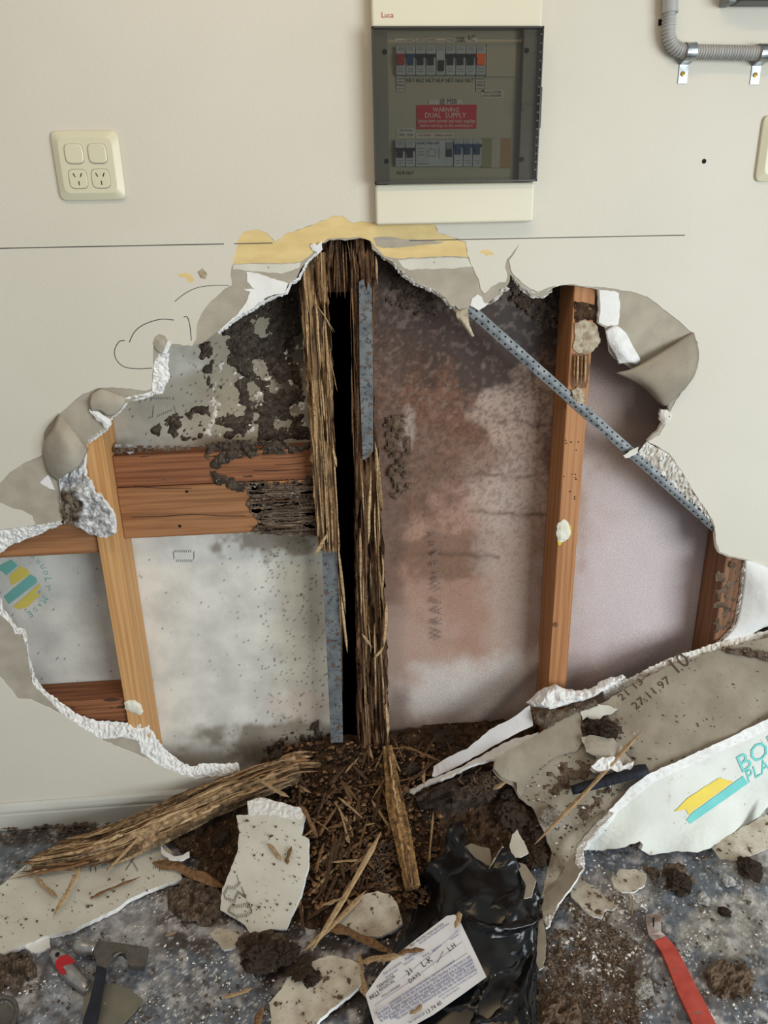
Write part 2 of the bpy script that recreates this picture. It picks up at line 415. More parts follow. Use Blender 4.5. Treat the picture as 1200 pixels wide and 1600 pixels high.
def catmull(P, k=8):
    P = np.array(P, float); Q = np.r_[[2 * P[0] - P[1]], P, [2 * P[-1] - P[-2]]]; out = []
    for i in range(len(P) - 1):
        a, b, c, d = Q[i:i + 4]
        for t in np.arange(k) / k:
            out.append(.5 * (2 * b + (c - a) * t + (2 * a - 5 * b + 4 * c - d) * t * t + (3 * b - a - 3 * c + d) * t ** 3))
    out.append(P[-1]); return np.array(out)
def curl(name, rows, mat, parent, thick=.0008, k=5, matb=None, **tg):
    """curled paper: rows of (px, py, Y), smoothed both ways"""
    R = [catmull(r, k) for r in rows]; R = np.array(R); R = np.array([catmull(R[:, j], k) for j in range(R.shape[1])])
    P = W(R[..., 0], R[..., 1], R[..., 2]); a, b = P.shape[:2]
    V = P.reshape(-1, 3); Fs = [(i * b + j, i * b + j + 1, (i + 1) * b + j + 1, (i + 1) * b + j) for i in range(a - 1) for j in range(b - 1)]
    o = ob(name, V, Fs, [mat, matb or 'gypsum_smooth'], parent, smooth=True, **tg)
    md = o.modifiers.new('paper', 'SOLIDIFY'); md.thickness = thick; md.offset = 0; md.material_offset_rim = 1
    return o

# ================================================================== THE WALL
wall0 = wallfn(0.0)
# paint layer boundary (everything inside has lost its paint) and the opening through the board
TOPL = [(363, 413), (367, 395), (372, 375), (380, 362), (400, 358), (418, 365), (430, 379), (445, 366), (490, 351), (520, 337), (535, 337), (549, 348),
        (565, 345), (590, 349), (640, 350), (680, 351), (684, 364), (700, 368), (728, 378), (730, 398), (739, 418), (748, 436), (751, 452), (757, 459)]
A_LOOP = TOPL + [(768, 448), (780, 441), (790, 441), (793, 432), (789, 418), (792, 405), (803, 392), (812, 379), (805, 393), (795, 407), (798, 421), (806, 433), (815, 441), (828, 451), (840, 456),
        (858, 449), (890, 444), (925, 448), (950, 450), (985, 455), (1010, 463), (1040, 485), (1070, 510), (1082, 520), (1090, 535), (1092, 560),
        (1085, 580), (1075, 600), (1056, 625), (1048, 642), (1040, 662), (1030, 680), (1012, 690), (1028, 697), (1045, 708), (1065, 735), (1085, 770), (1105, 798),
        (1117, 822), (1119, 848), (1124, 862), (1140, 869), (1162, 873), (1200, 886), (1262, 900), (1270, 1100), (1270, 1225), (900, 1252), (640, 1262), (420, 1270),
        (385, 1240), (372, 1207), (330, 1216), (307, 1219), (290, 1213), (240, 1191), (215, 1179), (160, 1157), (99, 1117), (48, 1093), (27, 1091), (13, 1074), (0, 1058),
        (-40, 1030), (-60, 930), (-50, 840), (0, 828), (27, 825), (55, 820), (50, 806), (35, 798), (15, 793), (0, 786), (-10, 770), (0, 755), (15, 738),
        (40, 722), (68, 710), (70, 690), (68, 678), (76, 664), (92, 647), (110, 632), (130, 615), (155, 606), (190, 606), (225, 611), (236, 608),
        (238, 580), (239, 545), (245, 527), (255, 524), (266, 537), (300, 541), (306, 530), (308, 505), (316, 488), (330, 470), (350, 452), (362, 446), (360, 430)]
H_LOOP = [(503, 381), (515, 375), (545, 375), (562, 372), (578, 375), (582, 390), (600, 403), (614, 410), (622, 416), (632, 428), (646, 437), (654, 445), (672, 450), (684, 457), (697, 466),
        (703, 476), (712, 478), (718, 486), (725, 491), (733, 478), (748, 486), (762, 474), (774, 465), (781, 452), (790, 450), (796, 441), (797, 428), (802, 433), (808, 440),
        (812, 447), (822, 453), (832, 462), (848, 464), (862, 451), (872, 447), (890, 446), (925, 450), (934, 453), (936, 480), (934, 505), (946, 512), (951, 530), (953, 550), (963, 562),
        (985, 575), (1012, 590), (1034, 606), (1046, 625), (1045, 640), (1037, 656), (1033, 665), (1028, 674), (1012, 689), (1028, 699), (1045, 712), (1066, 740), (1088, 774), (1106, 800),
        (1116, 824), (1118, 850), (1123, 864), (1140, 871), (1162, 875), (1200, 888), (1258, 904), (1266, 1100), (1266, 1220), (900, 1248), (640, 1258), (425, 1266),
        (390, 1240), (376, 1212), (345, 1212), (320, 1214), (307, 1217), (280, 1209), (245, 1193), (221, 1175), (216, 1157), (192, 1152), (160, 1155), (128, 1140), (104, 1121), (93, 1111), (72, 1089), (53, 1071),
        (49, 1060), (41, 1012), (35, 991), (24, 991), (20, 980), (0, 959), (-30, 930), (-30, 850), (0, 829), (27, 826), (53, 822), (96, 815), (110, 800), (118, 770), (124, 735), (128, 708),
        (138, 692), (150, 682), (165, 672), (172, 662), (168, 652), (176, 650), (188, 641), (196, 630), (215, 622), (237, 617), (240, 588), (242, 565), (250, 553), (262, 546), (268, 541), (300, 541), (318, 535), (334, 522),
        (345, 514), (370, 493), (392, 480), (420, 463), (440, 459), (447, 452), (451, 443), (463, 436), (470, 420), (478, 409), (490, 399), (497, 390)]
XL, XR, ZT = -2.3, 2.5, 2.5
def holed(name, loop, Y0, Y1, mats, parent=None, seed=5, amp=1.0, **tg):
    L = jag(loop, 6, amp, True, seed); P = np.array([W(p[0], p[1], Y0) for p in L]); P[:, 2] = np.maximum(P[:, 2], .012)
    R = np.array([(XL, Y0, .004), (XR, Y0, .004), (XR, Y0, ZT), (XL, Y0, ZT)])
    outer = [Vector((p[0], p[2], 0)) for p in R]; inner = [Vector((p[0], p[2], 0)) for p in P]
    tri = tessellate_polygon([outer, inner]); V = np.r_[R, P]; n = len(V); B = V.copy(); B[:, 1] = Y1
    Fs, mi = [], []
    for t in tri:
        a, b, c = V[t[0]], V[t[1]], V[t[2]]
        if np.cross(b - a, c - a)[1] > 0: t = t[::-1]
        Fs.append(tuple(t)); mi.append(0); Fs.append(tuple(i + n for i in t[::-1])); mi.append(2)
    for lo, hi in ((0, 4), (4, n)):
        for i in range(lo, hi):
            j = i + 1 if i + 1 < hi else lo; Fs.append((i, j, j + n, i + n)); mi.append(1)
    return ob(name, np.r_[V, B], Fs, mats, parent, mi, **tg)
wall = holed('wall_front', A_LOOP, 0.0, .0012, ['paint', 'gypsum_smooth', 'gypsum_smooth'], kind='structure', label='cream painted plasterboard wall with a large ragged hole', seed=5, amp=.9)
holed('board_core', H_LOOP, .0012, .010, ['grey_paper', 'gypsum', 'grey_paper'], wall, seed=8, amp=1.1, label='grey torn paper around the hole')

# peeled areas with other colours under the paint (thin layers on the board)
YB = wallfn(.0006)
field('peeled_yellow_patch', TOPL[:-6] + [(728, 379), (731, 402), (700, 400), (660, 402), (622, 404), (600, 400), (586, 386), (580, 377), (562, 370), (545, 372), (512, 373), (500, 382), (482, 401), (470, 409), (440, 412), (400, 411)],
      YB, ['yellow_paint'], wall, tear=(7, .7), thick=.0005, seed=3, label='yellow old paint exposed under the cream')
YC = wallfn(.0002)
field('white_skim_strip', [(583, 372), (600, 370), (640, 374), (695, 377), (690, 380), (660, 383), (630, 386), (600, 388), (588, 384)], YC, ['grey_paper'], wall, tear=(6, 1), thick=.0004, seed=4)
field('white_skim_strip', [(364, 414), (400, 412), (440, 413), (470, 410), (468, 418), (440, 428), (400, 424), (364, 421)], YB, ['board_white'], wall, tear=(6, .8), thick=.0004, seed=4)
field('white_skim_strip', [(622, 406), (660, 404), (700, 402), (731, 404), (738, 417), (700, 420), (665, 420), (640, 422), (630, 418)], YB, ['board_white'], wall, tear=(6, .9), thick=.0004, seed=6)
field('bare_gypsum_patch', [(385, 425), (403, 427), (423, 435), (450, 443), (446, 457), (420, 463), (400, 477), (370, 495), (341, 519), (355, 505), (372, 490), (384, 473), (391, 456), (380, 451), (398, 452), (386, 440)],
      YC, ['gypsum_smooth'], wall, tear=(5, 1.2), thick=.0006, seed=7, label='bare white gypsum below the yellow paint')
field('bare_gypsum_patch', [(936, 453), (960, 455), (967, 458), (969, 480), (966, 508), (950, 510), (936, 504), (938, 480)], YC, ['gypsum_smooth'], wall, tear=(6, .8), thick=.0006, seed=9)
field('bare_gypsum_patch', [(735, 477), (738, 466), (746, 460), (753, 464), (757, 474), (765, 474), (748, 485)], YC, ['gypsum_smooth'], wall, tear=(5, .6), thick=.0006, seed=9)
field('bare_gypsum_patch', [(62, 754), (75, 742), (80, 752), (86, 765), (78, 764)], YC, ['gypsum_smooth'], wall, tear=(5, .6), thick=.0006, seed=9)
field('yellow_chip', [(278, 428), (292, 426), (300, 430), (303, 437), (300, 442), (294, 440), (292, 434), (280, 433)], wallfn(-.0002), ['yellow_paint'], wall, tear=(4, .5), thick=.0002)
field('yellow_chip', [(308, 425), (316, 419), (324, 428), (321, 436), (313, 434)], wallfn(-.0002), ['rust_scab'], wall, tear=(4, .5), thick=.0002)
field('yellow_chip', [(749, 396), (752, 391), (762, 390), (769, 394), (773, 399), (766, 398), (759, 400), (756, 396)], wallfn(-.0002), ['yellow_paint'], wall, tear=(4, .4), thick=.0002)
# fill shown at the broken top edges: rough white core
strip('broken_edge', [(582, 386), (602, 400), (618, 411), (634, 428), (652, 441), (684, 455), (706, 476), (722, 489)],
      [(584, 392), (600, 406), (614, 415), (628, 432), (648, 446), (682, 460), (702, 480), (722, 494)], .001, .009, 'gypsum_dirty', wall, seed=1)
strip('broken_edge', [(765, 475), (775, 464), (783, 451), (792, 448)], [(764, 478), (777, 469), (787, 456), (797, 452)], .001, .009, 'gypsum_dirty', wall, seed=2)
strip('broken_edge', [(800, 431), (814, 444), (832, 456), (848, 458), (862, 449)], [(800, 436), (811, 452), (830, 466), (849, 467), (864, 455)], .001, .009, 'gypsum_dirty', wall, seed=2)
strip('broken_edge', [(0, 959), (20, 980), (24, 991), (35, 991), (41, 1012), (49, 1060), (53, 1071), (72, 1089), (93, 1111), (104, 1121), (128, 1140), (160, 1155), (192, 1152), (216, 1157), (221, 1175), (245, 1193), (280, 1209), (307, 1217), (330, 1214), (376, 1207)],
      [(0, 931), (7, 953), (27, 979), (41, 984), (44, 1020), (53, 1054), (67, 1076), (93, 1095), (120, 1115), (147, 1125), (200, 1129), (231, 1131), (244, 1153), (256, 1167), (283, 1191), (301, 1198), (320, 1192), (345, 1193), (372, 1192)],
      .0008, .012, 'gypsum', wall, amp=.0035, rows=7, seed=5, label='rough white broken plasterboard edge')
strip('broken_edge', [(-20, 832), (0, 828), (27, 825), (53, 821), (96, 814)], [(-20, 880), (0, 866), (16, 852), (45, 841), (61, 837), (77, 826), (98, 820)], .0008, .012, 'gypsum', wall, amp=.0035, rows=7, seed=6, label='rough white broken plasterboard edge')
strip('broken_edge', [(249, 551), (241, 566), (239, 590), (237, 617)], [(265, 551), (263, 573), (265, 591), (254, 614)], .0005, .009, 'gypsum', wall, amp=.004, rows=6, seed=7, label='rough white broken plasterboard edge')
strip('broken_edge', [(157, 608), (178, 614), (196, 621), (215, 617), (238, 612)], [(160, 611), (180, 619), (199, 627), (217, 625), (240, 618)], .0003, .004, 'gypsum', wall, amp=.002, rows=3, seed=8)
strip('broken_edge', [(196, 621), (194, 630), (186, 640), (176, 648), (165, 668), (150, 678), (136, 690)], [(199, 628), (198, 634), (190, 643), (178, 652), (168, 673), (152, 684), (138, 693)], .0003, .009, 'gypsum', wall, amp=.002, rows=3, seed=9)
strip('broken_edge', [(1010, 690), (1045, 710), (1068, 740), (1090, 774), (1108, 800), (1117, 822)], [(994, 713), (1027, 741), (1055, 768), (1078, 790), (1098, 808), (1113, 824)], .0006, .011, 'gypsum_dirty', wall, amp=.003, rows=6, seed=10, label='grey-white broken edge beside the diagonal brace')
strip('broken_edge', [(340, 518), (370, 494), (398, 478), (424, 463), (446, 457), (452, 442), (466, 434), (478, 409), (498, 389)], [(343, 522), (374, 498), (402, 482), (427, 467), (450, 460), (456, 445), (469, 437), (482, 411), (502, 392)], .0005, .009, 'gypsum', wall, amp=.002, rows=3, seed=11)
# seam, pencil marks, holes
strokes('seam_line', [[(x, 388 - x * .0196) for x in range(-200, 375, 25)]], wallfn(0), .0018, 'ink_soft', wall, lift=.0004, label='thin horizontal joint line')
strokes('seam_line', [[(x, 388 - x * .0196) for x in range(366, 431, 10)]], wallfn(0), .0016, 'ink_soft', wall, lift=.0004)
strokes('seam_line', [[(x, 388 - x * .0196 + .4) for x in range(640, 1071, 10)]], wallfn(0), .0016, 'ink_soft', wall, lift=.0004)
strokes('pencil_mark', [catmull([(273, 471), (290, 458), (310, 449), (335, 446), (358, 446)], 6)], wallfn(0), .0012, 'ink_soft', wall, lift=.0004)
strokes('pencil_mark', [catmull([(202, 535), (210, 519), (225, 507), (250, 499), (272, 500)], 6), catmull([(195, 532), (186, 534), (179, 548), (182, 562), (194, 573), (215, 576), (238, 575)], 6),
                        catmull([(287, 495), (293, 496), (297, 510), (299, 532)], 6)], wallfn(0), .0013, 'ink', wall, lift=.0004, label='pencilled curved marks left of the hole')
def disc(name, px, py, Y, r, mat, parent, n=14, d=.001, **tg):
    c = W(px, py, Y); mb = MB(); mb.tube([c + [0, d, 0], c - [0, d, 0]], r, n); return mb.build(name, mat, parent, **tg)
disc('screw_hole', 1100, 252, 0, .0042, 'dark_hole', wall, d=.0006)
mb = MB(); a = W(1029, 30, 0); b = W(1033, 40, 0); mb.box((a[0], -.0008, b[2]), (b[0], .001, a[2])); mb.build('screw_hole', 'dark_hole', wall)

# torn and curled paper around the hole (parts of the wall lining)
curl('paper_curl', [[(92, 646, -.002), (84, 668, -.022), (70, 690, -.012), (66, 708, -.002)],
                    [(112, 668, -.022), (100, 690, -.046), (80, 708, -.034), (70, 722, -.006)],
                    [(128, 688, -.022), (114, 712, -.05), (92, 730, -.04), (76, 740, -.008)],
                    [(138, 702, -.006), (124, 728, -.034), (102, 742, -.03), (90, 752, -.006)]], 'grey_paper', wall, label='grey paper curl peeling away left of the stud')
curl('paper_curl', [[(143, 616, -.003), (158, 608, -.004), (178, 614, -.004), (196, 622, -.003)],
                    [(140, 630, -.010), (158, 626, -.014), (178, 630, -.012), (194, 632, -.006)],
                    [(142, 642, -.006), (156, 642, -.010), (168, 650, -.010), (180, 648, -.004)]], 'grey_paper', wall)
field('loose_gypsum_flake', [(139, 640), (152, 642), (160, 648), (172, 655), (174, 664), (168, 670), (163, 668), (158, 660), (150, 656)], wallfn(-.006), ['gypsum', 'gypsum'], wall, step=5, thick=.005, disp=lambda x, y, e: np.minimum(e, 4) * .0008, tear=(5, 1))
curl('paper_curl', [[(962, 583, -.010), (992, 574, -.022), (1040, 546, -.018), (1084, 519, -.002)],
                    [(980, 591, -.014), (1010, 588, -.034), (1052, 570, -.034), (1092, 552, -.004)],
                    [(1006, 606, -.010), (1030, 612, -.030), (1062, 594, -.030), (1086, 584, -.004)],
                    [(1028, 628, -.004), (1040, 634, -.010), (1054, 622, -.012), (1070, 608, -.002)]], 'tan_paper', wall, label='tan paper flap curling down right of the hole')
curl('paper_curl', [[(946, 517, -.004), (962, 509, -.006), (978, 520, -.008)], [(950, 535, -.004), (966, 536, -.014), (988, 540, -.010)],
                    [(962, 556, -.004), (980, 560, -.012), (1000, 562, -.006)], [(966, 568, -.003), (984, 566, -.006), (996, 570, -.003)]], 'gypsum', wall, thick=.003, label='white gypsum flake on the right flap')
field('paper_curl', [(239, 536), (243, 527), (250, 522), (258, 525), (262, 532), (258, 541), (254, 552), (249, 550), (243, 545)], depthfn([(239, 536, -.001), (250, 522, -.002), (262, 532, -.006), (254, 552, -.004), (250, 537, -.008)]), ['grey_paper', 'gypsum'], wall, step=4, thick=.001, tear=(4, .5))
field('paper_curl', [(254, 552), (258, 541), (262, 532), (268, 538), (264, 546), (259, 553)], depthfn([(254, 552, -.002), (262, 532, -.003), (268, 538, -.001)]), ['gypsum', 'gypsum'], wall, step=4, thick=.002, tear=(4, .6))
field('paper_curl', [(484, 384), (489, 380), (496, 383), (502, 377), (504, 390), (498, 396), (488, 391)], depthfn([(484, 384, -.001), (502, 377, -.006), (498, 396, -.002), (490, 386, -.004)]), ['gypsum_smooth', 'gypsum_smooth'], wall, step=4, thick=.001, tear=(4, .6))
curl('paper_curl', [[(712, 486, -.002), (722, 484, -.004), (731, 482, -.002)], [(714, 498, -.004), (722, 500, -.010), (732, 498, -.004)],
                    [(722, 508, -.002), (729, 510, -.008), (734, 508, -.003)], [(735, 524, -.002), (738, 526, -.004), (741, 525, -.002)]], 'rust_scab', wall)
field('loose_gypsum_flake', [(1033, 640), (1042, 640), (1050, 650), (1046, 660), (1036, 664), (1031, 656)], wallfn(-.004), ['gypsum_dirty', 'gypsum'], wall, step=4, thick=.008, disp=lambda x, y, e: np.minimum(e, 4) * .001, tear=(4, 1))
field('loose_gypsum_flake', [(974, 712), (985, 704), (998, 698), (996, 708), (984, 715), (977, 716)], wallfn(-.004), ['board_white', 'gypsum'], wall, thick=.001, tear=(4, .6))
# hanging plaster chunk on the left
chunk = [(127, 703), (132, 710), (131, 742), (140, 750), (148, 772), (158, 775), (170, 795), (178, 808), (179, 834), (165, 841), (150, 837), (138, 834), (122, 824), (100, 818), (94, 800), (95, 770), (91, 748), (100, 733), (112, 722)]
chf = depthfn([(127, 703, -.004), (92, 748, -.004), (95, 815, -.002), (178, 820, -.02), (150, 837, -.012), (135, 770, -.026)])
def chunkcol(x, y):
    g = np.tile(np.array(C(236, 234, 232)[:3]), (len(x), 1)); d = np.hypot((x - 109) / 19, (y - 792) / 32) + (fbm(x / 9, y / 9, 0, 3, 2) - .5) * .9
    w = sstep(1.05, .8, d)[:, None]; dk = (fbm(x / 4, y / 4, 0, 3, 8) > .52)[:, None]
    br = np.where(dk, np.array(C(92, 74, 58)[:3]), np.array(C(150, 136, 116)[:3])); g = g * (1 - w) + br * w
    w2 = sstep(1.05, .85, np.hypot((x - 152) / 17, (y - 797) / 24))[:, None] * .35
    return g * (1 - w2) + np.array(C(190, 184, 178)[:3]) * w2
field('hanging_plaster_chunk', chunk, chf, ['attr_rough', 'gypsum', 'gypsum'], wall, step=3.2, thick=.010, tear=(4, 1.3), colfn=chunkcol,
      disp=lambda x, y, e: (fbm(x / 6, y / 6, 0, 3, 4) - .5) * .012 * np.clip(e / 4, .2, 1), label='lumpy white plaster chunk hanging beside the stud')

# ------------------------------------------------------------------ behind the wall: added dark box, rear lining, building wrap
def blobs(x, y, base, spec, seed=0):
    """stains and painted shade: list of (cx, cy, rx, ry, angle, colour, strength, roughness, softness)"""
    c = np.tile(np.array(C(*base)[:3]), (len(x), 1))
    for q, (cx, cy, rx, ry, an, col, st, ro, so) in enumerate(spec):
        a = math.radians(an); dx, dy = x - cx, y - cy
        u = (dx * math.cos(a) + dy * math.sin(a)) / rx; v = (-dx * math.sin(a) + dy * math.cos(a)) / ry
        d = np.hypot(u, v) + (fbm(x / 26, y / 26, 0, 4, seed + q * 11) - .5) * 2 * ro
        w = (sstep(1 + so, 1 - so, d) * st)[:, None]
        c = c * (1 - w) + np.array(C(*col)[:3]) * w
    return c
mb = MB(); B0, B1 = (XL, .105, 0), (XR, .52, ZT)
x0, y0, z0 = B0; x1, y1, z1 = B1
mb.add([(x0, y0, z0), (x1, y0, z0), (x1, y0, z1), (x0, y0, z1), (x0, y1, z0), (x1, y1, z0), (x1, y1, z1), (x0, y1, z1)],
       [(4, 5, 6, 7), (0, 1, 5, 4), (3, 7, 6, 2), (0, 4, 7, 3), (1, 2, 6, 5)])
mb.build('wall_light_stop', 'cavity', kind='structure', label='added near-black box keeping light out behind the wall frame')  # box added to stop world light leaking in from behind
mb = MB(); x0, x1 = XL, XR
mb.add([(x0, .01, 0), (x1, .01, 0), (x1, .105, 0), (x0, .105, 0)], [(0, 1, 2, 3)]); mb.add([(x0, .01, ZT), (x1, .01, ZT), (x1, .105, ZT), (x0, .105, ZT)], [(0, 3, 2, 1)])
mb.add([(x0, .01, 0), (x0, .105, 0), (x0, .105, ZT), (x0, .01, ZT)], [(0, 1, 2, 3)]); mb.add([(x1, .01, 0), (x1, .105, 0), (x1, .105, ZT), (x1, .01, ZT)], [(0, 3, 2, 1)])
mb.build('wall_edge_light_stop', 'cavity', kind='structure', label='added dark closers keeping light out around the wall frame')  # unseen closers added against light leaking in at the edges

YL = .102
GAPX0, GAPX1 = float(W(517, 800, YL)[0]), float(W(562, 800, .1)[0])
def gridplane(name, x0, x1, z0, z1, Y, stepm, mat, colf, bulge=None, thick=.01, **tg):
    nx, nz = int((x1 - x0) / stepm) + 1, int((z1 - z0) / stepm) + 1
    X, Z = np.meshgrid(np.linspace(x0, x1, nx), np.linspace(z0, z1, nz)); P = np.stack([X, np.full_like(X, Y), Z], -1).reshape(-1, 3)
    px, py = proj(P); col = colf(px, py)
    if bulge: P[:, 1] += bulge(px, py)
    Fs = [(j * nx + i, j * nx + i + 1, (j + 1) * nx + i + 1, (j + 1) * nx + i) for j in range(nz - 1) for i in range(nx - 1)]
    # closed rim and back
    n = len(P); rim = [i for i in range(nx)] + [j * nx + nx - 1 for j in range(1, nz)] + [(nz - 1) * nx + i for i in range(nx - 2, -1, -1)] + [j * nx for j in range(nz - 2, 0, -1)]
    B = P[rim].copy(); B[:, 1] = Y + thick; m_ = len(rim)
    Fs += [(rim[i], n + i, n + (i + 1) % m_, rim[(i + 1) % m_]) for i in range(m_)] + [tuple(n + i for i in range(m_))]
    return ob(name, np.r_[P, B], Fs, mat, None, None, True, np.r_[col, col[rim]], **tg)
def liningcol(x, y):
    c = blobs(x, y, (220, 216, 207), [
        (430, 560, 150, 190, 0, (170, 158, 136), .9, .35, .35),
        (330, 640, 190, 70, 0, (160, 148, 128), .7, .3, .3),
        (480, 960, 60, 190, 0, (184, 174, 150), .6, .4, .5),
        (470, 1105, 60, 22, 0, (206, 180, 164), .5, .3, .5),
        (60, 960, 130, 150, 0, (190, 188, 182), .5, .1, .4),  # shade of the far-left bay painted into the lining, no stain
        (440, 1160, 110, 34, 0, (120, 104, 84), .8, .8, .4),
        (430, 850, 70, 22, 0, (110, 92, 72), .7, .9, .3),
        (460, 520, 26, 130, 4, (66, 56, 48), .8, .5, .3)], 3)
    sp = fbm(x / 2.2, y / 2.2, 0, 2, 40); near = np.clip(1 - np.abs(x - 480) / 150, 0, 1) * (y > 830) * .8 + np.clip(1 - np.hypot((x - 400) / 170, (y - 600) / 140), 0, 1) * 1.4
    w = (sstep(.80, .86, sp + near * .07 + (fbm(x / 18, y / 18, 0, 3, 44) - .5) * .16 - .05 * ((y > 830) & (x < 400))) * .8)[:, None]
    return c * (1 - w) + np.array(C(74, 62, 52)[:3]) * w
gridplane('wall_rear', -1.1, GAPX0, .02, 1.35, YL, .0038, 'lining', liningcol, kind='structure', label='back of the far-side plasterboard seen through the hole')
def wrapcol(x, y):
    c = blobs(x, y, (198, 180, 174), [
        (1030, 960, 130, 200, 0, (212, 198, 200), .8, .3, .5),
        (990, 600, 130, 110, 0, (168, 148, 138), .75, .3, .5),
        (690, 800, 190, 360, 8, (166, 124, 100), .88, .3, .3),
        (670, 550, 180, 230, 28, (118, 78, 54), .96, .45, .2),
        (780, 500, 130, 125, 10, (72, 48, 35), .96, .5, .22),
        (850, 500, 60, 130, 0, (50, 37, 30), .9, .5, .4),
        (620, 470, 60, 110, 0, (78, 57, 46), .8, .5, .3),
        (855, 600, 18, 120, 0, (84, 64, 54), .8, .5, .5),
        (812, 650, 70, 70, 20, (186, 160, 144), .8, .5, .2),
        (800, 770, 80, 60, 0, (190, 166, 152), .7, .5, .3),
        (640, 740, 60, 90, 0, (118, 88, 72), .7, .7, .3),
        (700, 730, 80, 40, 0, (124, 92, 74), .6, .8, .3),
        (690, 870, 90, 30, 0, (124, 92, 72), .75, .8, .25),
        (608, 820, 22, 280, 0, (112, 86, 72), .7, .5, .5),
        (800, 900, 50, 160, 0, (186, 168, 156), .6, .5, .5),
        (640, 1040, 70, 100, 0, (196, 172, 158), .5, .6, .5),
        (720, 1075, 120, 46, -12, (216, 208, 202), .8, .5, .5),
        (615, 1135, 40, 60, 0, (118, 96, 84), .8, .5, .5),
        (740, 1150, 130, 26, -10, (136, 114, 100), .7, .3, .5),
        (640, 660, 12, 40, 0, (196, 180, 168), .6, .9, .4)], 60)
    # tide lines of the leak
    for i, (yy, xa, amp) in enumerate(((660, 770, 5), (742, 720, 4), (802, 740, 3), (868, 660, 5))):
        yl = yy + (fbm(x / 30, y * 0, 0, 3, 80 + i) - .5) * 2 * amp * 2 ; w = np.exp(-((y - yl) / (2.2 + 2.2 * vnoise(x / 9, y * 0, 0, 90 + i))) ** 2) * sstep(xa - 30, xa + 30, x) * (x < (868 if i < 3 else 780)) * .8 * (.4 + .6 * vnoise(x / 14, 0, 0, 95 + i))
        c = c * (1 - w[:, None]) + np.array(C(92, 66, 50)[:3]) * w[:, None]
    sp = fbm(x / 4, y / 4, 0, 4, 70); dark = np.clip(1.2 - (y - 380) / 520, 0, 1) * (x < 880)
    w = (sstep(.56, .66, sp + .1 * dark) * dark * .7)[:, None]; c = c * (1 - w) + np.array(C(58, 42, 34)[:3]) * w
    w = (sstep(.62, .7, fbm(x / 7, y / 7, 0, 4, 77) + .04 * dark) * dark * .28)[:, None]; c = c * (1 - w) + np.array(C(170, 148, 134)[:3]) * w
    return c
def wrapbulge(x, y):
    f = -.010 * sstep(900, 1110, y) * np.sin((x - 610) / 85) ** 2 - .006 * (fbm(x / 70, y / 90, 0, 3, 5) - .5)
    f += -.012 * np.exp(-(((y - 1040) - (x - 960) * -.5) / 26) ** 2) * sstep(890, 930, x) * sstep(1100, 1000, x)
    f += -.009 * np.exp(-(((y - 1085) - (x - 780) * -.9) / 18) ** 2) * sstep(690, 760, x) * (x < 850)
    return f
gridplane('building_wrap', GAPX1, 1.25, .02, 1.35, .104, .0038, 'wrap', wrapcol, wrapbulge, thick=.004, label='brown water-stained woven building wrap behind the studs', cat='building wrap')
# faint vertical print on the wrap
wr = bpy.data.objects['building_wrap']
text('H  E A V Y', wallfn(.094), (690, 905), (684, 830), 'ink_faint', wr, 1.0, .0)
text('W R A P  W', wallfn(.092), (690, 1000), (690, 905), 'ink_faint', wr, 1.0, .0)
# print on the rear lining
rear = bpy.data.objects['wall_rear']; RL = wallfn(YL)
for i, ch in enumerate('PROUDLY MADE'):
    an = math.radians(-68 + i * 133 / 11); cx, cy, R = 24, 912, 47; q = R
    ax, ay = cx + q * math.cos(an), cy + q * math.sin(an) * 1.02; tx, ty = -math.sin(an), math.cos(an)
    wd = 6.0 if ch not in 'M' else 8
    if ch != ' ': text(ch, RL, (ax - tx * wd / 2, ay - ty * wd / 2), (ax + tx * wd / 2, ay + ty * wd / 2), 'logo_teal_dim', rear, 1.0 if ch != 'L' else .9, name='printed_letter')
def flat(name, pts, fn, mat, parent, lift=.0005):
    P = np.array([fn(*p).reshape(3) for p in pts]) + (fn.n if hasattr(fn, 'n') else np.array([0, -1, 0])) * lift
    V = [Vector((p[0], -p[1])) for p in pts]; ve, e, fa, *_ = delaunay_2d_cdt(V, [], [list(range(len(V)))], 1, 1e-5)
    P = fn(np.array([v[0] for v in ve]), np.array([-v[1] for v in ve])) + (fn.n if hasattr(fn, 'n') else np.array([0, -1, 0])) * lift
    return ob(name, P, [tuple(f) for f in fa], mat, parent)
flat('printed_logo', [(-2, 884), (18, 874), (28, 884), (10, 899), (4, 893), (-4, 890)], RL, 'logo_teal_dim', rear)
flat('printed_logo', [(14, 900), (32, 884), (44, 890), (47, 898), (18, 915)], RL, 'logo_yellow_dim', rear)
flat('printed_logo', [(6, 932), (48, 897), (57, 903), (58, 910), (14, 944)], RL, 'logo_teal_dim', rear)
flat('printed_logo', [(20, 948), (50, 922), (62, 912), (64, 916), (55, 926), (64, 928), (44, 948), (30, 952)], RL, 'logo_yellow_dim', rear)
strokes('printed_text', ticks([[(271, 863), (272, 872)], [(274, 861), (300, 861)], [(303, 863), (303, 872)], [(276, 876), (302, 876)]], 3, 4, (.3, -1)), RL, .0009, 'ink', rear)
strokes('printed_text', ticks([[(236, 618), (236, 628)], [(238, 622), (268, 622)], [(240, 635), (238, 652)], [(246, 650), (270, 640)], [(272, 636), (276, 648)]], 3.4, 4.5, (.3, -1)), RL, .0009, 'ink_soft', rear)

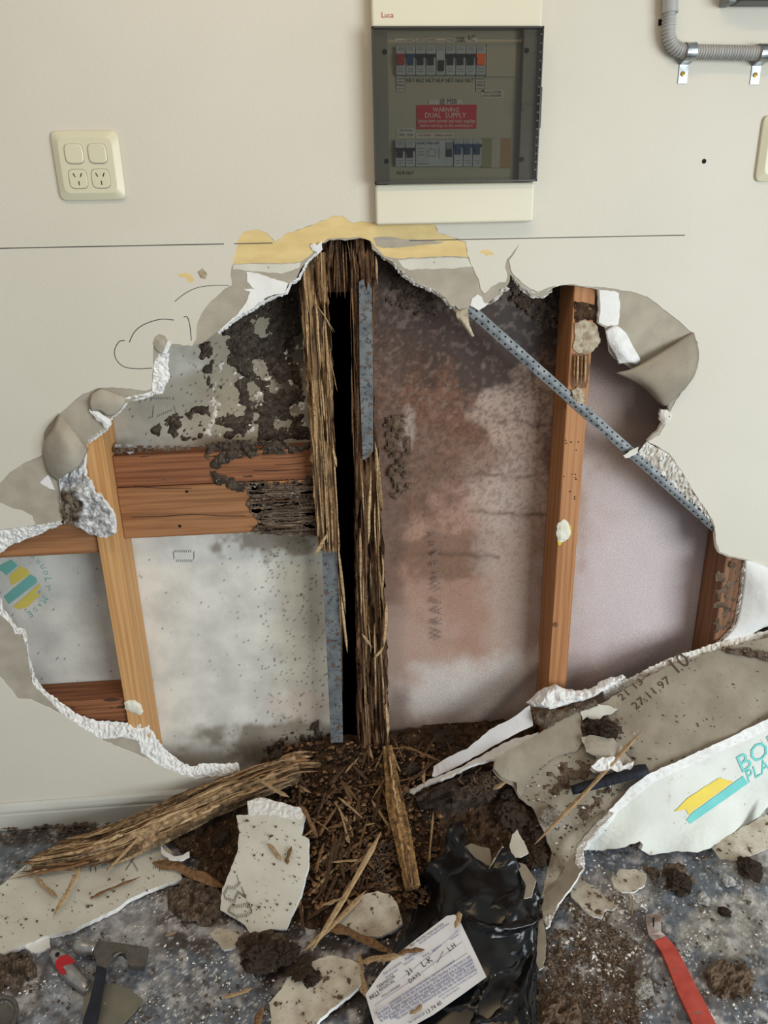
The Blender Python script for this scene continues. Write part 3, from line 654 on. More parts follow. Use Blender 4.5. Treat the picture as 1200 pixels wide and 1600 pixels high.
# termite mud crusts with real relief on the lining
def crust(name, outline, Y, thr, hmax, mat, parent, step=3.2, sc=14, seed=2, fade=14, fnb=None, **tg):
    xs = [p[0] for p in outline]; ys = [p[1] for p in outline]
    gx, gy = np.meshgrid(np.arange(min(xs), max(xs), step), np.arange(min(ys), max(ys), step))
    ins = inpoly(outline, gx, gy); e = np.where(ins, edgedist(outline, gx, gy), -1)
    h = fbm(gx / sc, gy / sc, 0, 5, seed) - thr - .25 * (1 - np.clip(e / fade, 0, 1)); h = np.where(ins, h, -1)
    hh = np.clip(h / .2, -.2, 1) * hmax + (fbm(gx / 3.5, gy / 3.5, 0, 2, seed + 5) - .5) * hmax * .7 * (h > 0)
    fn = fnb or (lambda a, b: W(a, b, Y)); P = fn(gx.ravel(), gy.ravel()); nrm = fn.n if hasattr(fn, 'n') else np.array([0, -1., 0])
    P = P + nrm * hh.ravel()[:, None]
    ny, nx = gx.shape; keep = []; hr = h.ravel()
    for j in range(ny - 1):
        for i in range(nx - 1):
            q = (j * nx + i, j * nx + i + 1, (j + 1) * nx + i + 1, (j + 1) * nx + i)
            if max(hr[k] for k in q) > 0 and min(hr[k] for k in q) > -.2: keep.append(q[::-1])
    used = sorted({k for f in keep for k in f}); mp = {k: i for i, k in enumerate(used)}
    if not keep: return None
    return ob(name, P[used], [tuple(mp[k] for k in f) for f in keep], mat, parent, smooth=False, kind='stuff', **tg)
crust('mud_crust', [(336, 520), (372, 490), (420, 470), (472, 440), (478, 560), (486, 690), (400, 690), (410, 620), (380, 590), (348, 570)], YL, .44, .005, 'mould', rear, seed=12, sc=34, fade=10, step=2.6)
crust('mud_crust', [(225, 690), (236, 668), (262, 650), (300, 628), (326, 626), (330, 650), (318, 690)], YL, .40, .005, 'mould', rear, sc=16, seed=21, fade=12, step=2.6)
crust('mud_crust', [(312, 535), (330, 530), (336, 560), (334, 605), (326, 618), (318, 590), (310, 560)], YL, .38, .005, 'mould', rear, sc=9, seed=25, fade=7)
crust('mud_crust', [(330, 600), (480, 560), (488, 692), (330, 692)], YL, .52, .004, 'mould', rear, sc=20, seed=29, fade=8, step=2.6)
crust('plaster_spots', [(340, 560), (480, 520), (484, 690), (300, 690)], YL, .66, .003, 'gypsum_dirty', rear, sc=8, seed=33, fade=8, step=2.4)
crust('mud_crust', [(400, 1178), (430, 1150), (470, 1130), (505, 1120), (515, 1180), (440, 1190)], YL, .46, .006, 'mould', rear, sc=8, seed=39, fade=10)
crust('mud_crust', [(610, 420), (680, 450), (700, 500), (640, 500), (600, 470)], .100, .50, .005, 'mud', wr, sc=9, seed=45, fade=8)
crust('mud_crust', [(795, 446), (880, 450), (880, 520), (830, 500), (790, 470)], .100, .50, .005, 'mud', wr, sc=9, seed=47, fade=8)
crust('mud_crust', [(600, 640), (640, 650), (650, 760), (612, 790), (600, 720)], .098, .52, .004, 'mud_pale', wr, sc=8, seed=49, fade=8)

# ------------------------------------------------------------------ studs and noggings
def timber(name, x0, x1, z0, z1, mat, label, y0=.0102, y1=.1005, cat='wall stud', group=None, bev=.0015):
    mb = MB(); mb.box((x0, y0, z0), (x1, y1, z1)); o = mb.build(name, mat, None, label=label, cat=cat, group=group); bevel(o, bev, 1); return o
sx = float((W(151, 841, .01)[0] + W(199.5, 1127, .01)[0]) / 2)
studL = timber('wall_stud', sx, sx + .044, .035, 1.6, 'pine', 'clean pale pine stud at the left of the hole')
rx = float((W(886, 640, .01)[0] + W(855.5, 1070, .01)[0]) / 2)
studR = timber('wall_stud', rx, rx + .044, .035, 1.6, 'pine_dark', 'orange-brown pine stud crossed by the steel brace')
fx = float((W(1133.7, 872, .01)[0] + W(1116.5, 994, .01)[0]) / 2)
studF = timber('wall_stud', fx, fx + .045, .035, 1.6, 'pine_brown', 'brown stud at the far right edge of the hole')
# dabs and scabs on the studs
field('plaster_dab', [(194, 1098), (200, 1094), (210, 1094), (221, 1102), (224, 1112), (218, 1118), (206, 1113), (195, 1108)], wallfn(.009), ['glue', 'glue'], studL, step=4, thick=.001, disp=lambda x, y, e: np.minimum(e, 4) * .0008, tear=(4, .8), label='pale plaster dab')
field('plaster_dab', [(872, 818), (880, 811), (888, 816), (892, 830), (888, 842), (880, 847), (872, 846), (869, 832)], wallfn(.008), ['glue', 'glue'], studR, step=4, thick=.002, disp=lambda x, y, e: np.minimum(e, 4) * .0008, tear=(4, 1), label='white glue dab')
field('glue_drip', [(886, 818), (893, 822), (892, 836), (886, 843), (889, 830)], wallfn(.0082), ['glue_yellow'], studR, thick=.001, tear=(4, .6))
field('glue_drip', [(871, 844), (880, 845), (876, 852), (872, 852)], wallfn(.0082), ['glue_yellow'], studR, thick=.001, tear=(4, .6))
field('plaster_scab', [(898, 505), (912, 500), (930, 505), (936, 520), (938, 535), (928, 548), (914, 554), (903, 552), (896, 545), (899, 525)], wallfn(.0075), ['rust_scab', 'gypsum_dirty'], studR, step=4, thick=.002, disp=lambda x, y, e: (fbm(x / 5, y / 5) - .5) * .003, tear=(4, 1.2), label='crusty plaster scab')
field('plaster_scab', [(893, 610), (903, 604), (913, 612), (914, 626), (906, 632), (896, 624)], wallfn(.006), ['rust_scab'], studR, step=3, thick=.004, disp=lambda x, y, e: (fbm(x / 3, y / 3) - .3) * .008, tear=(4, 1.2))
field('stud_decay', [(894, 552), (920, 552), (921, 580), (916, 606), (893, 606), (895, 580)], wallfn(.0095), ['pine_brown'], studR, thick=.0005, tear=(5, 1))
for i, (a, b) in enumerate((((898, 556), (896, 603)), ((903, 556), (902, 600)), ((909, 556), (908, 602)), ((915, 556), (914, 598)))):
    mb = MB(); P = np.linspace(W(*a, .006), W(*b, .004), 6); mb.tube(P, [.0016, .0024, .0022, .0026, .002, .0008], 6); mb.build('splinter', 'splinter_tan' if i % 2 else 'splinter_brown', studR)
field('stud_decay', [(897, 470), (932, 476), (934, 505), (915, 498), (899, 505)], wallfn(.0092), ['heap'], studR, thick=.0005, tear=(4, 1.5))
disc('nail_hole', 868, 976, .0095, .006, 'pine_brown', studR)
crust('mould_crust', [(1118, 870), (1160, 876), (1146, 985), (1112, 998)], .010, .52, .003, 'mud_pale', studF, sc=7, seed=61, fade=6)
r = rng(4)
for i in range(14):
    px, py = r.uniform(880, 908), r.uniform(680, 800); px -= (py - 680) * .08
    disc('nail_hole', px, py, .0099, r.uniform(.0008, .0018), 'heap', studR, 6)

def nog(name, x0, x1, z0, z1, y0, mat, label):
    mb = MB(); mb.box((x0, y0, z0), (x1, .1005, z1)); o = mb.build(name, mat, None, label=label, cat='nogging'); bevel(o, .0015, 1); return o
xs0 = sx + .0445; xs1 = float(W(492, 760, .05)[0])
YN = .050
nogU = nog('timber_nogging', xs0, xs1, float(W(300, 757, YN)[2]) + .0006, float(W(300, 708, YN)[2]), YN, 'nog_red', 'reddish upper nogging left of the rotten stud')
nogD = nog('timber_nogging', xs0, xs1, float(W(300, 836, YN)[2]), float(W(300, 757, YN)[2]) - .0006, YN - .003, 'nog_light', 'lower nogging with grey eaten end beside the rotten stud')
for a, b in (((205, 808), (300, 803)), ((300, 803), (384, 806)), ((210, 760), (300, 763))):
    strokes('crack', [[a, ((a[0] + b[0]) / 2, (a[1] + b[1]) / 2 + 1.5), b]], wallfn(YN - .0035), .0012, 'dark_hole', nogD, lift=.0002)
for a, b in (((410, 716), (484, 712)), ((430, 726), (480, 722)), ((320, 704 + 8), (350, 712)), ((395, 735), (470, 733))):
    strokes('crack', [[a, ((a[0] + b[0]) / 2, (a[1] + b[1]) / 2 + 1.5), b]], wallfn(YN), .0012, 'dark_hole', nogU, lift=.0002)
disc('knot', 292, 768, YN - .0035, .003, 'dark_hole', nogD, 10); disc('knot', 281, 822, YN - .0035, .0032, 'dark_hole', nogD, 10)
# the eaten end: ridged fibres
r = rng(9)
eaten = [(378, 760), (400, 752), (440, 757), (494, 750), (496, 838), (430, 836), (392, 832), (404, 818), (396, 805), (384, 790), (392, 775)]
field('eaten_wood', eaten, wallfn(YN - .006), ['rot_grey', 'rot_grey'], nogD, step=2.6, thick=.003, tear=(4, 2.5),
      disp=lambda x, y, e: (np.abs(fbm(x / 40, y / 3.2, 0, 3, 5) - .5) * -.05 + .006) * np.clip(e / 3, .1, 1), label='grey termite-eaten wood')
for i in range(16):
    y = 760 + i * 4.7 + r.uniform(-1, 1); xa = r.uniform(392, 440); xb = r.uniform(462, 494)
    mb = MB(); n = 9; t = np.linspace(0, 1, n); P = W(xa + (xb - xa) * t, y - (t * 3) + np.array([r.uniform(-.8, .8) for _ in t]), YN - .010 - np.array([r.uniform(0, .006) for _ in t]))
    mb.tube(P, np.array([r.uniform(.0012, .0028) for _ in t]) * np.sin(np.pi * (t * .8 + .1)), 5); mb.build('splinter', r.choice(['rot_grey', 'rot_grey', 'splinter_dark']), nogD)
crust('mud_crust', [(320, 688), (400, 684), (486, 690), (488, 708), (430, 712), (360, 722), (345, 740), (330, 735), (318, 712)], YN, .42, .006, 'mould', nogU, sc=8, seed=71, fade=5)
crust('mud_crust', [(322, 730), (345, 738), (400, 756), (440, 750), (490, 740), (492, 762), (430, 770), (380, 772), (335, 758)], YN - .003, .46, .006, 'mould', nogU, sc=7, seed=75, fade=5)
crust('mud_crust', [(176, 698), (240, 694), (330, 690), (330, 704), (240, 708), (176, 710)], YN, .50, .004, 'mud_pale', nogU, sc=6, seed=79, fade=4)
# noggings in the bay left of the clean stud
nog('timber_nogging', -1.1, sx - .0005, float(W(75, 868, .02)[2]), float(W(75, 818, .02)[2]), .02, 'nog_light', 'brown nogging behind the torn edge at the far left')
nb = nog('timber_nogging', -1.1, sx - .0005, float(W(150, 1127, .02)[2]) - .01, float(W(150, 1094, .02)[2]), .02, 'nog_red', 'low nogging in the bottom left of the hole')

# ---- rotten studs: fibre-eaten timbers
def rotten(name, left, right, y0, y1, depth, seed, label, tone, step=.004):
    """left / right: px edge polylines (px, py) top to bottom"""
    L = np.array([W(px, py, y0) for px, py in left]); R = np.array([W(px, py, y0) for px, py in right])
    z1, z0 = max(L[:, 2].max(), R[:, 2].max()), max(.0, min(L[:, 2].min(), R[:, 2].min()))
    n = int((z1 - z0) / step); Z = np.linspace(z0, z1, n)
    xl = np.interp(Z, L[::-1, 2], L[::-1, 0]); xr = np.interp(Z, R[::-1, 2], R[::-1, 0])
    nf, ns = 26, 10; V, cols = [], []
    for q, z in enumerate(Z):
        j0 = (vnoise(z * 90, 0, 0, seed) - .5) * .004; j1 = (vnoise(z * 90, 5, 0, seed) - .5) * .004
        a, b = xl[q] + j0, xr[q] + j1
        u = np.r_[np.zeros(ns), np.linspace(0, 1, nf), np.ones(ns)]
        yy = np.r_[np.linspace(y1, y0, ns + 1)[:-1], np.full(nf, y0), np.linspace(y0, y1, ns + 1)[1:]]
        X = a + (b - a) * u
        d = (fbm(X * 260, yy * 260, z * 9 + 4, 4, seed) - .32) * depth
        d2 = sstep(.55, .72, fbm(X * 110, yy * 60, z * 14, 3, seed + 3)) * depth * .9
        d = np.clip(d + d2, 0, depth * 1.4)
        Y = np.minimum(yy + np.where((yy < y0 + .02), d, d * .2), y1); X = X + np.where(u < .02, d * .3, np.where(u > .98, -d * .3, 0))
        V.append(np.c_[X, Y, np.full(len(X), z)])
        t = fbm(X * 420, yy * 200, z * 10, 4, seed + 20)[:, None]; t2 = sstep(.5, .62, fbm(X * 90, yy * 90, z * 22, 4, seed + 30))[:, None]
        c = np.array(C(*tone[0])[:3]) * (1 - t) + np.array(C(*tone[1])[:3]) * t
        c = c * (1 - t2 * .6) + np.array(C(*tone[2])[:3]) * t2 * .6
        cols.append(c)
    V = np.array(V); m_ = V.shape[1]; P = V.reshape(-1, 3)
    Fs = [(i * m_ + j, i * m_ + j + 1, (i + 1) * m_ + j + 1, (i + 1) * m_ + j) for i in range(n - 1) for j in range(m_ - 1)]
    Fs += [tuple(range(m_))[::-1], tuple((n - 1) * m_ + j for j in range(m_))]
    return ob(name, P, Fs, 'rot_wood', None, None, False, np.concatenate(cols), label=label, cat='wall stud')
TAN = ((208, 174, 126), (152, 114, 78), (78, 56, 42)); BRN = ((156, 118, 82), (102, 74, 52), (54, 41, 33))
rotL = rotten('rotten_stud', [(468, 395), (469, 470), (474, 560), (482, 650), (487, 740), (492, 800), (498, 862)], [(508, 395), (514, 470), (520, 560), (522, 650), (525, 740), (526, 800), (532, 862)], .012, .095, .016, 11, 'splintered rotten stud standing left of the black gap', TAN)
rotR = rotten('rotten_stud', [(548, 372), (550, 470), (557, 560), (556, 650), (555, 720), (555, 860), (558, 1000), (560, 1160), (560, 1200)], [(586, 372), (586, 470), (584, 560), (587, 650), (594, 720), (601, 860), (606, 1000), (608, 1160), (608, 1200)], .014, .095, .022, 23, 'splintered rotten stud standing right of the black gap', BRN)
# a rotten timber remnant hanging over the gap at the top
rotT = rotten('wood_remnant', [(500, 374), (506, 396), (510, 420), (512, 438)], [(560, 372), (558, 400), (553, 440), (552, 456)], .030, .09, .024, 31, 'dark rotten wood remnant bridging the top of the gap', ((104, 74, 50), (66, 46, 34), (38, 28, 22)))
def fibre(parent, px, py, px2, py2, Y, w, mat, seed, bend=3, Y2=None, name='splinter'):
    r = rng(seed); n = 6; t = np.linspace(0, 1, n)
    x = px + (px2 - px) * t + np.sin(t * 3.1) * r.uniform(-bend, bend) * .35 + np.array([r.uniform(-.35, .35) for _ in t]); y = py + (py2 - py) * t
    YY = Y + ((Y2 if Y2 is not None else Y) - Y) * t - np.sin(t * math.pi) * r.uniform(0, .002)
    mb = MB(); prof = np.clip(np.minimum(t * r.choice([3, 40]) + .1, (1 - t) * r.choice([2, 4, 30]) + .05), 0, 1) * np.array([r.uniform(.8, 1.1) for _ in t])
    mb.tube(W(x, y, YY), w * .8 * prof, 4, squash=r.uniform(.35, .9), upv=(math.cos(seed), math.sin(seed) + 1.2, 0)); return mb.build(name, mat, parent)
r = rng(77)
for i in range(46):      # left rotten stud
    py = r.uniform(395, 820); ln = r.uniform(40, 170); k = (py - 395) / 467; xc = 489 + k * 24; px = xc + r.uniform(-17, 17)
    e = min(py + ln, 866)
    fibre(rotL, px, py, px + (e - py) * .055 + r.uniform(-3, 3), e, .013 + r.uniform(-.004, .004), r.uniform(.0012, .0034), r.choice(['splinter_tan', 'splinter_tan', 'splinter_brown', 'rot_wood_x']), 100 + i)
for i in range(20):      # right rotten stud, upper half
    py = r.uniform(376, 640); ln = r.uniform(40, 120); px = 551 + r.uniform(-4, 9)
    fibre(rotR, px, py, px + r.uniform(0, 5), py + ln, .014 + r.uniform(-.003, .004), r.uniform(.001, .0026), r.choice(['splinter_brown', 'splinter_dark', 'splinter_dark']), 200 + i)
for i in range(56):      # right rotten stud, lower half
    py = r.uniform(700, 1080); ln = r.uniform(40, 150); k = (py - 700) / 400; px = 572 + k * 12 + r.uniform(-15, 22); e = min(py + ln, 1165)
    fibre(rotR, px, py, px + (e - py) * .03 + r.uniform(-3, 3), e, .014 + r.uniform(-.005, .004), r.uniform(.0014, .0036), r.choice(['splinter_tan', 'splinter_brown', 'splinter_brown', 'splinter_dark', 'rot_wood_x']), 300 + i)
for i in range(26):      # wood curtain at the top of the gap
    px = r.uniform(506, 580); fibre(rotT, px, 374 + r.uniform(0, 8), px + r.uniform(-4, 8), 374 + r.uniform(35, 95), .024 + r.uniform(-.005, .01), r.uniform(.0014, .0034), r.choice(['splinter_dark', 'splinter_dark', 'splinter_brown']), 400 + i)
for i, q in enumerate([(490, 470, 523, 519, .006, .0016), (505, 490, 520, 520, .004, .0012), (516, 560, 527, 612, .006, .0014), (474, 430, 486, 500, .006, .002), (587, 400, 590, 445, .008, .003)]):
    fibre(rotL if i < 4 else rotR, *q[:4], q[4], q[5], 'splinter_tan', 500 + i, 5)
for i, q in enumerate([(586, 690, 590, 760, .006, .004), (592, 712, 598, 800, .004, .005), (580, 735, 576, 850, .006, .005), (600, 1010, 583, 1030, .004, .004), (566, 990, 582, 1012, .0, .004), (604, 940, 600, 1010, .002, .006), (603, 1100, 606, 1150, .002, .007), (590, 880, 600, 960, .004, .005)]):
    fibre(rotR, *q[:4], q[4], q[5], 'splinter_tan', 520 + i, 4)
# pale sliver hanging below the left rotten stud
for i, q in enumerate([(528, 850, 540, 960, .014, .006), (533, 930, 543, 1020, .012, .005), (524, 850, 533, 1000, .03, .004), (512, 832, 492, 868, .004, .005), (520, 700, 526, 730, .006, .005), (530, 860, 536, 1080, .04, .004)]):
    fibre(rotL, *q[:4], q[4], q[5], 'splinter_tan' if i != 5 else 'splinter_dark', 540 + i, 3)

# ------------------------------------------------------------------ steel
def strapbar(name, quad, Y, thick, mat, label):
    P = np.array([W(px, py, Y) for px, py in quad]); V = np.r_[P, P + [0, thick, 0]]
    return ob(name, V, [(0, 1, 2, 3), (7, 6, 5, 4), (0, 4, 5, 1), (1, 5, 6, 2), (2, 6, 7, 3), (3, 7, 4, 0)], mat, None, label=label, cat='steel strap')
s1 = strapbar('steel_strap', [(503, 846), (516, 1150), (534, 1160), (533, 1000), (530, 846)], .022, .002, 'galvanised', 'blue-grey steel strap below the left rotten stud') if False else None
P = np.array([W(px, py, .022) for px, py in [(502, 846), (509, 990), (517, 1160), (536, 1160), (533, 1000), (526, 846)]])
n = 6; V = np.r_[P, P + [0, .0025, 0]]
ob('steel_strap', V, [tuple(range(n)), tuple(range(2 * n - 1, n - 1, -1))] + [(i, i + n, (i + 1) % n + n, (i + 1) % n) for i in range(n)], 'galvanised', None, label='blue-grey steel strap below the left rotten stud', cat='steel strap')
pts = [(561, 440), (562, 600), (567, 719), (576, 714), (583, 705), (583, 600), (581, 452), (575, 440), (573, 455), (568, 436)]
P = np.array([W(px, py, .0075) for px, py in pts]); n = len(P); V = np.r_[P, P + [0, .0035, 0]]
ob('steel_strap', V, [tuple(range(n)), tuple(range(2 * n - 1, n - 1, -1))] + [(i, i + n, (i + 1) % n + n, (i + 1) % n) for i in range(n)], 'galvanised', None, label='blue-grey steel strap on the right rotten stud', cat='steel strap')
# diagonal perforated brace: a shallow V-channel
a0, b0 = W(731, 480, .0085), W(1122, 828, .0085)
ax = (b0 - a0) / np.linalg.norm(b0 - a0); pr = np.cross([0, -1, 0], ax); pr /= np.linalg.norm(pr); hw = .0105; Ln = np.linalg.norm(b0 - a0)
sec = [(-hw, 0), (-hw * .15, -.0025), (hw * .15, -.0025), (hw, 0), (hw, .0012), (hw * .15, -.0013), (-hw * .15, -.0013), (-hw, .0012)]
V = []
for t in (0, 1):
    for s, d in sec: V.append(a0 + ax * Ln * t + pr * s + np.array([0, d, 0]))
ns = len(sec)
brace = ob('diagonal_brace', V, [(i, (i + 1) % ns, ns + (i + 1) % ns, ns + i) for i in range(ns)] + [tuple(range(ns))[::-1], tuple(range(ns, 2 * ns))], 'galv_bright', None, label='perforated galvanised steel brace running diagonally across the stud', cat='steel brace')
mb = MB(); k = 0; t = .012
while t < Ln - .01:
    for s in (-.0055, .0055):
        c = a0 + ax * (t + (.006 if s > 0 else 0)) + pr * s + np.array([0, -.0017, 0])
        mb.tube([c + [0, .0006, 0], c - [0, .0003, 0]], .0021, 8)
    t += .0155
mb.build('punched_holes', 'dark_hole', brace, kind='stuff')

# ================================================================== FLOOR, SKIRTING
def floorcol(x, y):
    c = blobs(x, y, (116, 123, 132), [
        (1150, 1450, 90, 46, 0, (176, 170, 158), .85, .45, .2),
        (1190, 1350, 60, 30, 0, (176, 166, 150), .6, .4, .3),
        (960, 1500, 70, 110, 0, (92, 72, 58), .85, .55, .25),
        (900, 1560, 60, 60, 0, (112, 94, 78), .8, .5, .25),
        (1130, 1540, 60, 36, 0, (110, 92, 76), .7, .6, .3),
        (950, 1395, 70, 30, 0, (150, 140, 126), .7, .6, .3),
        (960, 1470, 46, 40, 0, (190, 182, 170), .6, .8, .4),
        (300, 1420, 90, 70, 0, (74, 58, 46), .9, .5, .25),
        (200, 1460, 46, 50, -40, (196, 192, 188), .6, .8, .4),
        (95, 1560, 70, 40, -25, (170, 176, 184), .65, .7, .4),
        (300, 1560, 60, 30, 0, (150, 148, 144), .5, .9, .4),
        (30, 1530, 50, 40, 0, (96, 76, 62), .8, .5, .3),
        (540, 1480, 150, 110, 0, (66, 50, 40), .9, .3, .2),
        (60, 1305, 120, 16, -5, (70, 58, 48), .9, .5, .3),
        (500, 1330, 240, 120, 0, (60, 44, 34), .9, .3, .2)], 130)
    w = (sstep(.50, .72, fbm(x / 22, y / 22, 0, 6, 150)) * .75)[:, None]; c = c * (1 - w) + np.array(C(206, 202, 198)[:3]) * w
    w = (sstep(.56, .68, fbm(x / 20, y / 20, 0, 6, 160)) * .55)[:, None]; c = c * (1 - w) + np.array(C(84, 68, 56)[:3]) * w
    w = (sstep(.70, .80, fbm(x / 2.4, y / 2.4, 0, 2, 170) + (fbm(x / 40, y / 40, 0, 3, 175) - .5) * .3) * .85)[:, None]; c = c * (1 - w) + np.array(C(222, 220, 216)[:3]) * w
    return c
nx, ny = 620, 200; X, Y = np.meshgrid(np.linspace(-.98, 1.2, nx), np.linspace(-.74, .02, ny)); P = np.stack([X, Y, np.zeros_like(X)], -1).reshape(-1, 3)
px, py = proj(P); P[:, 2] = (fbm(px / 8, py / 8, 0, 4, 5) - .5) * .003
floor = ob('floor', P, [(j * nx + i, j * nx + i + 1, (j + 1) * nx + i + 1, (j + 1) * nx + i) for j in range(ny - 1) for i in range(nx - 1)], 'floor', None, None, True, floorcol(px, py), kind='structure', label='slate grey painted concrete floor with dust and dirt')
M('slab', C(104, 108, 114), C(90, 94, 100), 5, rough=.6, spots=(C(180, 176, 170), 12, .62, .1))
mb = MB(); mb.box((-4, -6, -.06), (4.5, .55, -.004)); mb.build('floor_slab', 'slab', floor)
ZF = floorfn(0.0)

def profile(name, x0, x1, mat, label):
    prof = [(.0, .0), (-.011, .0), (-.011, .042), (-.0095, .045), (-.0095, .048), (-.011, .051), (-.011, .056), (-.008, .066), (-.003, .072), (.0, .072)]
    V = [(x, y, z) for x in (x0, x1) for y, z in prof]; n = len(prof)
    return ob(name, V, [(i, (i + 1) % n, n + (i + 1) % n, n + i) for i in range(n)] + [tuple(range(n))[::-1], tuple(range(n, 2 * n))], mat, None, kind='structure', label=label)
xb = float(W(296, 1250, 0)[0])
profile('baseboard_left', XL, xb, 'skirting', 'pale grey moulded skirting board at the lower left')
profile('baseboard_right', float(W(690, 1230, 0)[0]), float(W(800, 1230, 0)[0]), 'skirting', 'short length of pale skirting behind the rubble')
mb = MB(); mb.box((sx - .9, .012, .0), (1.3, .1, .034)); mb.build('bottom_plate', 'heap', None, label='dark rotten bottom plate at the foot of the studs', cat='bottom plate')

# ================================================================== THE RUBBLE
heapf = depthfn([(560, 1158, .135), (470, 1176, .105), (640, 1160, .12), (740, 1150, .13), (700, 1128, .135), (830, 1115, .15), (560, 1250, .08), (560, 1330, .045), (560, 1420, .012),
                 (440, 1430, .006), (430, 1260, .035), (700, 1300, .05), (770, 1240, .085), (650, 1420, .006), (330, 1330, .006), (320, 1390, .004), (860, 1330, .03), (395, 1200, .075), (500, 1440, .006), (800, 1360, .02)], 'Z')
heap = field('rubble_heap', [(395, 1196), (440, 1170), (480, 1160), (520, 1148), (560, 1150), (610, 1148), (650, 1138), (690, 1126), (740, 1126), (790, 1128), (830, 1108), (850, 1118), (806, 1180), (770, 1220), (850, 1260), (880, 1300), (870, 1345), (800, 1362),
      (720, 1345), (690, 1350), (655, 1410), (600, 1440), (540, 1460), (470, 1450), (420, 1450), (370, 1450), (300, 1400), (310, 1340), (250, 1310), (300, 1262), (370, 1236)],
      heapf, ['heap', 'heap', 'heap'], step=3.4, thick=.004, tear=(6, 4), disp=lambda x, y, e: ((fbm(x / 16, y / 16, 0, 5, 9) - .45) * .03 + (fbm(x / 4, y / 4, 0, 2, 3) - .5) * .007) * np.clip(e / 10, .1, 1),
      label='dark brown heap of frass and rotten wood crumbs below the gap', cat='debris heap')
def heapz(px, py):
    return float(np.clip(heapf.val(np.array(px), np.array(py)), .004, .16))

# ---- the big leaning sheet (right): paper back up, printed flap folded down in front
Af = depthfn([(1340, 950, -.014), (1340, 1070, -.10), (1215, 985, -.014), (1123, 1014, -.014), (1042, 1040, -.016), (944, 1096, -.03), (846, 1145, -.07), (780, 1184, -.10), (1215, 1125, -.125), (1130, 1160, -.15), (1077, 1184, -.16), (1011, 1212, -.18),
              (955, 1262, -.20), (902, 1324, -.225), (860, 1392, -.335), (846, 1400, -.352), (850, 1375, -.315), (845, 1330, -.235), (815, 1250, -.15), (1060, 1110, -.085), (930, 1180, -.125)])
Ao = [(1335, 953), (1230, 985), (1185, 1000), (1123, 1016), (1080, 1030), (1042, 1042), (983, 1073), (944, 1097), (905, 1107), (874, 1122), (846, 1146), (815, 1164), (772, 1188), (770, 1205), (782, 1218), (800, 1228), (811, 1247), (830, 1260), (850, 1300), (862, 1330),
      (850, 1380), (848, 1400), (862, 1398), (885, 1356), (903, 1322), (928, 1292), (953, 1266), (964, 1255), (992, 1230), (1013, 1212), (1077, 1185), (1130, 1161), (1190, 1131), (1230, 1116), (1335, 1072)]
bigA = field('leaning_plasterboard', Ao, Af, ['tan_paper', 'gypsum', 'board_white'], step=9, thick=.010, tear=(7, 1.2), smooth=False, seed=4, label='large broken plasterboard sheet, tan paper back upward, dated 27.11.97', cat='plasterboard')
for k, (s, a, b, hs) in enumerate((('21 13', (972, 1096), (1006, 1067), .75), ('27.11.97', (994, 1110), (1050, 1065), .8), ('10', (1060, 1052), (1080, 1036), 1.0))):
    text(s, Af, a, b, 'ink_date', bigA, hs, .0012)
# white broken upper edge along the wall
strip('broken_edge', [(1200, 1004), (1123, 1018), (1042, 1044), (983, 1074), (946, 1097)], [(1200, 985), (1123, 1003), (1042, 1030), (985, 1058), (940, 1078)], -.010, -.002, 'gypsum_dirty', bigA, amp=.002, rows=4, seed=31)
Bf = depthfn([(1340, 1066, -.10), (1340, 1190, -.09), (1215, 1122, -.128), (1130, 1158, -.153), (1077, 1182, -.164), (1011, 1212, -.184), (962, 1257, -.20), (905, 1330, -.226), (1000, 1335, -.252), (1100, 1330, -.256), (1130, 1305, -.225), (1215, 1255, -.118), (1080, 1260, -.205), (1150, 1220, -.172)])
Bo = [(1335, 1074), (1225, 1122), (1190, 1138), (1130, 1166), (1077, 1190), (1018, 1218), (992, 1236), (964, 1260), (953, 1272), (948, 1284), (928, 1308), (912, 1328), (935, 1329), (970, 1325), (1000, 1314), (1005, 1320), (1002, 1328), (1015, 1336), (1058, 1330), (1090, 1332), (1110, 1326), (1140, 1304), (1180, 1280), (1225, 1252), (1335, 1186)]
bigB = field('printed_plasterboard', Bo, Bf, ['board_print', 'gypsum', 'grey_paper'], step=10, thick=.010, tear=(7, 1.2), seed=6, label='white plasterboard flap with teal and yellow printed logo', cat='plasterboard')
strip('broken_edge', [(1205, 1136), (1130, 1168), (1077, 1192), (1016, 1220), (990, 1240), (962, 1264)], [(1205, 1124), (1130, 1154), (1077, 1180), (1013, 1207), (984, 1226), (955, 1258)], -.150, -.148, 'gypsum', None, amp=.002, rows=4, seed=33) if False else None
def edgeband(name, outer, inner, fo, fi, mat, parent, amp=.002, rows=4, seed=1, lift=.001):
    n = 90
    def res(L):
        L = np.array(L, float); s = np.r_[0, np.cumsum(np.hypot(*np.diff(L, axis=0).T))]; t = np.linspace(0, s[-1], n); return np.c_[np.interp(t, s, L[:, 0]), np.interp(t, s, L[:, 1])]
    a, b = res(outer), res(inner); r = np.random.RandomState(seed); a += r.uniform(-.9, .9, a.shape); b += r.uniform(-.9, .9, b.shape)
    Pa, Pb = fo(a[:, 0], a[:, 1]), fi(b[:, 0], b[:, 1]); V = []
    up = np.array([0, -.5, .86])
    for k in range(rows + 1):
        t = k / rows; V.append(Pa * (1 - t) + Pb * t + up * (lift + (r.uniform(-amp, amp, n)[:, None] if 0 < k < rows else 0) ))
    V = np.concatenate(V); return ob(name, V, [(k * n + i, k * n + i + 1, (k + 1) * n + i + 1, (k + 1) * n + i) for k in range(rows) for i in range(n - 1)], mat, parent)
